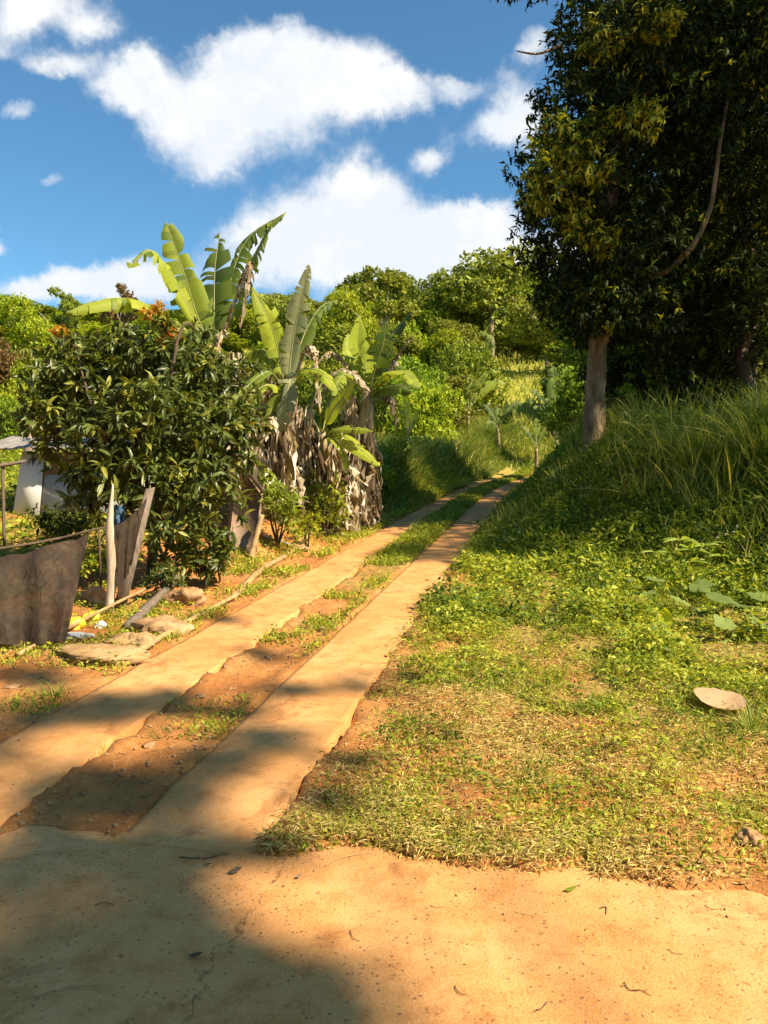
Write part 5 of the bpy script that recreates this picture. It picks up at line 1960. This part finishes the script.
def lobed_plant():
    g = ground(690, 580)
    t = thing('lobed_leaf_plant', 'bright yellow green plant with deeply lobed leaves at the foot of the bank', 'plant', g)
    for (px, r, s) in [(655, 552, .30), (680, 540, .36), (702, 546, .36), (722, 556, .3), (690, 562, .34), (668, 568, .28), (708, 572, .28), (690, 550, .34)]:
        c = P(px, r, g[1] - .05 + .2 * rng.random())
        mb = MB()
        for k in range(9):
            a = R(-135 + 270 * k / 8) + pi / 2 + .1 * rng.normal()
            d = np.array([math.cos(a), -.7 * math.sin(a) + .2, .1 + .12 * rng.normal()])
            leaves(mb, c[None, :], d[None, :], np.array([[.3, -.8, 1]]), s * .8 * (1 - .4 * abs(k - 4) / 4), s * .10, T_LONG, np.array([.9]))
        tube(mb, catmull([g, (g + c) / 2 + np.array([0, 0, .05]), c], 6), .006, 5, .9)
        build(mb, 'leaf', M['t_limeleaf'], t)


lobed_plant()


def pumpkin_vine():
    g = ground(725, 632)
    t = thing('broad_leaf_vine', 'creeping vine with broad grey green leaves at the right below the bank', 'vine', g)
    M['vine'] = leafmat('vine leaf', [(0, (.07, .12, .03)), (1, (.20, .26, .06))], .2, .5, .35)
    prev = None
    for (px, r, s) in [(640, 572, .11), (655, 585, .1), (700, 590, .13), (722, 602, .16), (745, 612, .15), (705, 615, .12), (762, 600, .14), (735, 585, .12), (680, 600, .10), (758, 628, .11), (725, 628, .1), (648, 597, .08), (628, 580, .08)]:
        g2 = ground(px, r + 16)
        c = g2 + np.array([0, 0, .13 + .06 * rng.random()])
        mb = MB()
        n = 18
        V = [c]
        az = rng.random() * 6.28
        tilt = np.array([.15 * rng.normal(), -.2 + .15 * rng.normal()])
        for k, rr in enumerate((.5, 1)):
            for i in range(n):
                a = 2 * pi * i / n
                rd = rr * s * (1 + .10 * math.cos(5 * (a - az)) * rr - .45 * math.exp(-((((a - az + pi) % (2 * pi)) - pi) / .25) ** 2))
                x_, y_ = rd * math.cos(a), rd * math.sin(a)
                V.append(c + np.array([x_, y_, .02 * rr + x_ * tilt[0] * 1.5 + y_ * -tilt[1] + .008 * rng.normal() - .25 * rd * rr * rr * .5]))
        F4 = [(1 + i, 1 + n + i, 1 + n + (i + 1) % n, 1 + (i + 1) % n) for i in range(n)]
        tone = rng.random()
        mb.add(V, F4, tone)
        mb.addmore([(0, 1 + i, 1 + (i + 1) % n) for i in range(n)], tone)
        tube(mb, catmull([g2, g2 + np.array([.02, .01, .08]), c], 5), .005, 5, .5)
        build(mb, 'leaf', M['vine'], t, True)


pumpkin_vine()

# single upright yellow leaf
g = ground(666, 640)
mb = MB()
M['yleaf'] = leafmat('yellow green leaf', [(0, (.42, .48, .02)), (1, (.60, .62, .04))], .3, .5, .3, tcol=(1.7, 1.7, .5))
V = []
Ax = np.array([-.01, .03, .20])
for j in range(9):
    v = j / 8
    w = .062 * math.sin(pi * min(1, v * .93 + .07)) ** .8
    c = g + np.array([0, 0, .07]) + Ax * v
    V += [c + np.array([-w, -.02 * v, 0]), c + np.array([0, .02, 0]), c + np.array([w, -.02, 0])]
mb.add(V, [(j * 3 + k, j * 3 + k + 1, (j + 1) * 3 + k + 1, (j + 1) * 3 + k) for j in range(8) for k in (0, 1)], .6)
tube(mb, [g - np.array([0, 0, .01]), g + np.array([0, .01, .09])], .004, 5, .5)
o = build(mb, 'upright_leaf', M['yleaf'], smooth=True)
tag(o, 'single glowing yellow green leaf standing upright in the verge', 'leaf')


def tuft(label, px, row, h, n, spread=.12, w=.006, tone=.55, name='grass_tuft', mat='tallgrass', lean0=(0, 0)):
    g = ground(px, row)
    mb = MB()
    a = rng.random(n) * 2 * pi
    pos = g + np.stack([np.cos(a) * spread * .3 * rng.random(n), np.sin(a) * spread * .3 * rng.random(n), np.zeros(n) - .01], 1)
    lean = np.stack([np.cos(a) + lean0[0], np.sin(a) + lean0[1], 0 * a], 1) * (.2 + .9 * rng.random(n))[:, None]
    blades(mb, pos, h * (.5 + .6 * rng.random(n)), np.full(n, w), lean, np.clip(tone + .25 * rng.normal(size=n), 0, 1), .8, 4)
    o = build(mb, name, M[mat], origin=g)
    tag(o, label, 'grass')


tuft('thin grass tuft beside the curled dried leaf at the right edge', 752, 735, .26, 60, .25)
tuft('short wispy tuft in front of the curled dried leaf', 705, 728, .14, 26, .2)
tuft('small sparse tuft growing at the edge of the left strip in the shade', 105, 756, .16, 14, .1, .004)
tuft('dark small tuft on the soil between the strips in the shade', 165, 735, .09, 40, .3, .005, .3)
tuft('bushy grass tuft on the soil below the pale sack', 118, 690, .16, 70, .4, .007, .5)
tuft('low grass tuft on the red soil at the left edge', 55, 700, .14, 80, .45, .007, .5)
tuft('small grass tuft at the left edge low on the soil', 20, 715, .10, 40, .3, .006, .5)
tuft('wide blades of grass arching out left of the lobed leaf plant', 645, 562, .34, 26, .2, .014, .6, lean0=(-.7, -.3))
tuft('pale long grass blades on the sunny part of the bank', 640, 505, .6, 70, .4, .014, .85, lean0=(-.8, 0))
tuft('large clump of long arching grass right of the big trunk', 695, 475, 1.1, 150, .8, .016, .62, lean0=(-.45, -.1))
tuft('tall bright grass clump at the right edge of the bank', 760, 470, 1.25, 180, .9, .016, .62, lean0=(-.4, 0))
tuft('grass tuft with one upright stalk in the middle of the verge', 563, 672, .2, 14, .12, .005, .8)
tuft('weedy tuft at the corner where the right strip meets the road', 280, 838, .06, 40, .3, .004, .6)


def flower_weed(label, px, row, n, spread):
    g = ground(px, row)
    t = thing('flowering_weed', label, 'weed', g, 'white flowering weeds')
    mb = MB()
    fl = MB()
    for i in range(n):
        b = g + np.array([0, 0, -.01])
        top = b + np.array([rng.normal() * spread * .8, rng.normal() * spread * .8, .20 + .18 * rng.random()])
        tube(mb, catmull([b, (b + top) / 2 + rng.normal(size=3) * .01, top], 5), .003, 4, .4)
        k = 7
        pp = b + (top - b) * rng.random((k, 1)) * .8
        leaves(mb, pp, rdir(k) * np.array([1, 1, .3]), nrm(np.array([0, 0, 1]) + .3 * rng.normal(size=(k, 3))), .06, .03, T_FOLD)
        k = 9
        leaves(fl, np.repeat(top[None], k, 0) + rng.normal(size=(k, 3)) * .012, rdir(k) * np.array([1, 1, .6]), nrm(np.array([0, 0, 1]) + .3 * rng.normal(size=(k, 3))), .018, .012, T_SIMPLE)
    build(mb, 'stem', M['weed'], t)
    build(fl, 'blossom', M['petal'], t)


flower_weed('white flowering weed at the right edge of the right strip', 455, 560, 5, .10)
flower_weed('white flowering weed in the verge left of the lobed leaf plant', 515, 556, 5, .15)
flower_weed('white flowering weed on the shaded bank behind the lobed leaf plant', 735, 555, 7, .25)
flower_weed('white flowering weed halfway up the bank', 600, 510, 6, .3)
flower_weed('white flowering weed high on the bank right of the trunk', 690, 470, 6, .4)


# litter on the road
def twig(label, pts, r=.003, mat='darkbark', name='twig'):
    mb = MB()
    c = []
    for (px, rw) in pts:
        d = ray(px, rw)
        q = np.array([0, 0, CAM_H]) + d * ((CAM_H - .004) / -d[2])
        c.append(q)
    tube(mb, catmull(c, 10), np.linspace(r * .65, r * .35, 10), 5, bump=.1)
    o = build(mb, name, M[mat])
    tag(o, label, 'twig')


twig('crooked dark twig on the concrete near the lower right', [(624, 982), (630, 990), (640, 990), (652, 996)])
twig('short bent brown twig on the sunlit concrete', [(600, 908), (606, 907), (606, 914)], .004)
twig('thin curved brown twig on the concrete at the right', [(668, 949), (674, 953), (684, 954)], .002)
twig('forked dark twig low on the concrete in the middle', [(536, 1010), (542, 1008), (548, 1001)], .003)
twig('dark stick by the joint between strip and road', [(180, 857), (205, 858), (228, 853)], .004)
twig('dry grass stalk lying along the edge of the verge', [(325, 866), (345, 857), (375, 852)], .003, 'bamboo')
twig('pale thin grass stalk on the concrete', [(515, 912), (530, 915), (548, 916)], .0015, 'bamboo')


for k_, (a_, b_, c_, lb) in enumerate([
        ((430, 905), (436, 907), (447, 906), 'tiny curved twig on the sunlit concrete below the strip corner'),
        ((455, 985), (458, 992), (470, 996), 'small twig low on the concrete at the edge of the shade'),
        ((705, 905), (712, 909), (722, 908), 'tiny pale twig on the concrete near the verge at the right'),
        ((350, 930), (353, 938), (360, 941), 'short twig on the concrete right of the crack'),
        ((738, 985), (744, 982), (752, 986), 'little twig on the concrete in the lower right corner'),
        ((95, 905), (105, 902), (113, 905), 'short stick on the shaded concrete at the left')]):
    twig(lb, [a_, b_, c_], .0025, 'darkbark' if k_ % 2 else 'bamboo')


def fallen(label, px, row, L, W, ang, mat, tone=.5):
    d = ray(px, row)
    q = np.array([0, 0, CAM_H]) + d * ((CAM_H - .012) / -d[2])
    mb = MB()
    T = (T_LONG[0] * np.array([1, 1, -.6]), T_LONG[1])
    leaves(mb, q[None], np.array([[math.cos(ang), math.sin(ang), 0.03]]), np.array([[.1, -.1, 1]]), L, W, T, np.array([tone]))
    o = build(mb, 'fallen_leaf', M[mat])
    tag(o, label, 'leaf')


fallen('fresh green leaf lying on the road at the edge of the verge', 564, 890, .06, .022, .3, 't_limeleaf')
fallen('dark curled dead leaf where the right strip meets the road', 228, 872, .06, .03, .5, 'dead_dark' if 'dead_dark' in M else 'darkbark')
fallen('dark dead leaf lying on the shaded concrete', 188, 955, .05, .02, .1, 'darkbark')
fallen('small dark leaf on the concrete next to the crack', 203, 864, .04, .012, .0, 'darkbark')
fallen('small brown leaf at the sunlit corner of the road', 296, 877, .03, .015, .8, 'rust')

# ------------------------------------------------------------------ world: sky and clouds
w = bpy.data.worlds.new('World')
bpy.context.scene.world = w
w.use_nodes = True
nt = w.node_tree
nt.nodes.clear()
SKY_STR = .066
sky = N_(nt, 'ShaderNodeTexSky')
sky.sky_type = 'NISHITA'
sky.sun_disc = False
sky.sun_elevation = SUN_EL
sky.sun_rotation = SUN_AZ
sky.altitude = 900
sky.air_density = 1.0
sky.dust_density = 1.3
sky.ozone_density = 2.5
tc = N_(nt, 'ShaderNodeTexCoord')
dirv = tc.outputs['Generated']
sep = N_(nt, 'ShaderNodeSeparateXYZ')
nt.links.new(dirv, sep.inputs[0])
# distort the direction a little so that the cloud edges billow
nz = N_(nt, 'ShaderNodeTexNoise')
nz.inputs['Scale'].default_value = 7
nz.inputs['Detail'].default_value = 8
nz.inputs['Roughness'].default_value = .68
nt.links.new(dirv, nz.inputs['Vector'])
ay = math_(nt, 'MAXIMUM', sep.outputs['Y'], .03)
u = math_(nt, 'DIVIDE', sep.outputs['X'], ay)
v = math_(nt, 'DIVIDE', sep.outputs['Z'], ay)
sc = N_(nt, 'ShaderNodeSeparateColor')
nt.links.new(nz.outputs['Color'], sc.inputs[0])
u = math_(nt, 'ADD', u, math_(nt, 'MULTIPLY', math_(nt, 'SUBTRACT', sc.outputs[0], .5), .11))
v = math_(nt, 'ADD', v, math_(nt, 'MULTIPLY', math_(nt, 'SUBTRACT', sc.outputs[1], .5), .10))
blobs = [(255, 105, 95, 58, 1.1), (300, 70, 60, 36, 1), (240, 60, 45, 26, .9), (345, 98, 75, 36, 1), (185, 118, 65, 36, 1), (130, 98, 45, 22, .95), (405, 95, 36, 26, .95), (215, 165, 50, 32, .95), (150, 75, 22, 18, .8),
         (40, 26, 80, 34, 1.0), (95, 45, 30, 16, .8), (70, 76, 50, 15, .85), (8, 60, 22, 12, .6), (30, 118, 26, 12, .6), (365, 188, 50, 38, 1.1), (330, 235, 85, 45, 1.2), (430, 240, 90, 32, 1.1), (485, 222, 50, 18, 1), (280, 262, 75, 36, 1.1),
         (400, 265, 160, 34, 1.2), (90, 284, 80, 24, 1.1), (140, 288, 60, 22, .9), (30, 285, 30, 12, .9), (492, 134, 46, 24, .95), (520, 120, 30, 20, .8), (532, 48, 28, 26, .8), (505, 92, 34, 30, .62), (432, 160, 26, 18, .75), (452, 95, 26, 16, .7),
         (-4, 240, 18, 14, .9), (600, 260, 120, 30, .9), (62, 185, 22, 10, .55), (560, 150, 60, 40, .6)]
den = None
for (bx, by, rx, ry, s) in blobs:
    rx *= .80
    ry *= .80
    U = (bx - 384) / FPX
    Vv = (480 - by) / FPX * 1.0
    dx = math_(nt, 'DIVIDE', math_(nt, 'SUBTRACT', u, U), rx / FPX * 1.15)
    dy = math_(nt, 'DIVIDE', math_(nt, 'SUBTRACT', v, Vv), ry / FPX * 1.2)
    r2 = math_(nt, 'ADD', math_(nt, 'MULTIPLY', dx, dx), math_(nt, 'MULTIPLY', dy, dy))
    e = math_(nt, 'MULTIPLY', math_(nt, 'EXPONENT', math_(nt, 'MULTIPLY', r2, -1.1)), s)
    den = e if den is None else math_(nt, 'MAXIMUM', den, e) if False else math_(nt, 'SUBTRACT', math_(nt, 'ADD', den, e), math_(nt, 'MULTIPLY', math_(nt, 'MULTIPLY', den, e), .75))
nz2 = N_(nt, 'ShaderNodeTexNoise')
nz2.inputs['Scale'].default_value = 13
nz2.inputs['Detail'].default_value = 10
nz2.inputs['Roughness'].default_value = .62
nt.links.new(dirv, nz2.inputs['Vector'])
den = math_(nt, 'ADD', den, math_(nt, 'MULTIPLY', math_(nt, 'SUBTRACT', nz2.outputs['Fac'], .5), 1.25))
mask = maprange(nt, den, .30, .96)
front = maprange(nt, sep.outputs['Y'], .05, .25)
mask = math_(nt, 'MULTIPLY', mask, front)
# scattered cloud in the rest of the sky
mapn = N_(nt, 'ShaderNodeTexNoise')
mapn.inputs['Scale'].default_value = 2.2
mapn.inputs['Detail'].default_value = 7
nt.links.new(dirv, mapn.inputs['Vector'])
other = math_(nt, 'MULTIPLY', maprange(nt, mapn.outputs['Fac'], .60, .75, 0, .35), math_(nt, 'SUBTRACT', 1.0, front))
mask = math_(nt, 'MAXIMUM', mask, other)
shade = maprange(nt, math_(nt, 'ADD', nz.outputs['Fac'], math_(nt, 'MULTIPLY', v, .25)), .50, .74)
ccol = mixrgb(nt, shade, (6.2, 6.6, 7.1), (7.6, 7.6, 7.5))
skyc = mixrgb(nt, 1.0, sky.outputs[0], (.76, 1.20, 1.26), 'MULTIPLY')
fin = mixrgb(nt, mask, skyc, ccol)
bg = N_(nt, 'ShaderNodeBackground')
bg.inputs['Strength'].default_value = SKY_STR
nt.links.new(fin, bg.inputs['Color'])
wo = N_(nt, 'ShaderNodeOutputWorld')
nt.links.new(bg.outputs[0], wo.inputs['Surface'])
w.cycles.sampling_method = 'MANUAL'
w.cycles.sample_map_resolution = 512

sl = bpy.data.lights.new('sun', 'SUN')
sl.energy = 5.0
sl.angle = R(.9)
sl.color = (1.0, .82, .60)
so = bpy.data.objects.new('sun', sl)
C.objects.link(so)
from mathutils import Vector
so.rotation_euler = Vector([float(q) for q in SUN]).to_track_quat('Z', 'Y').to_euler()
so.location = (20, -8, 20)

# ------------------------------------------------------------------ camera and render settings
cam = bpy.data.cameras.new('camera')
cam.sensor_fit = 'VERTICAL'
cam.sensor_height = 36
cam.sensor_width = 27
cam.lens = FPX / 1024 * 36
cam.clip_start = .05
cam.clip_end = 2000
co = bpy.data.objects.new('camera', cam)
C.objects.link(co)
co.location = (0, 0, CAM_H)
co.rotation_euler = (pi / 2 - PITCH, 0, 0)
sc_ = bpy.context.scene
sc_.camera = co
sc_.view_settings.view_transform = 'Standard'
sc_.view_settings.look = 'None'
sc_.view_settings.gamma = 1
sc_.view_settings.exposure = 1.1
sc_.cycles.max_bounces = 5
sc_.cycles.diffuse_bounces = 3
sc_.cycles.transmission_bounces = 3
sc_.cycles.glossy_bounces = 1
sc_.cycles.transparent_max_bounces = 6
sc_.cycles.caustics_reflective = False
sc_.cycles.caustics_refractive = False
sc_.cycles.sample_clamp_indirect = 3
for o in C.objects:
    if '_o' in o:
        del o['_o']
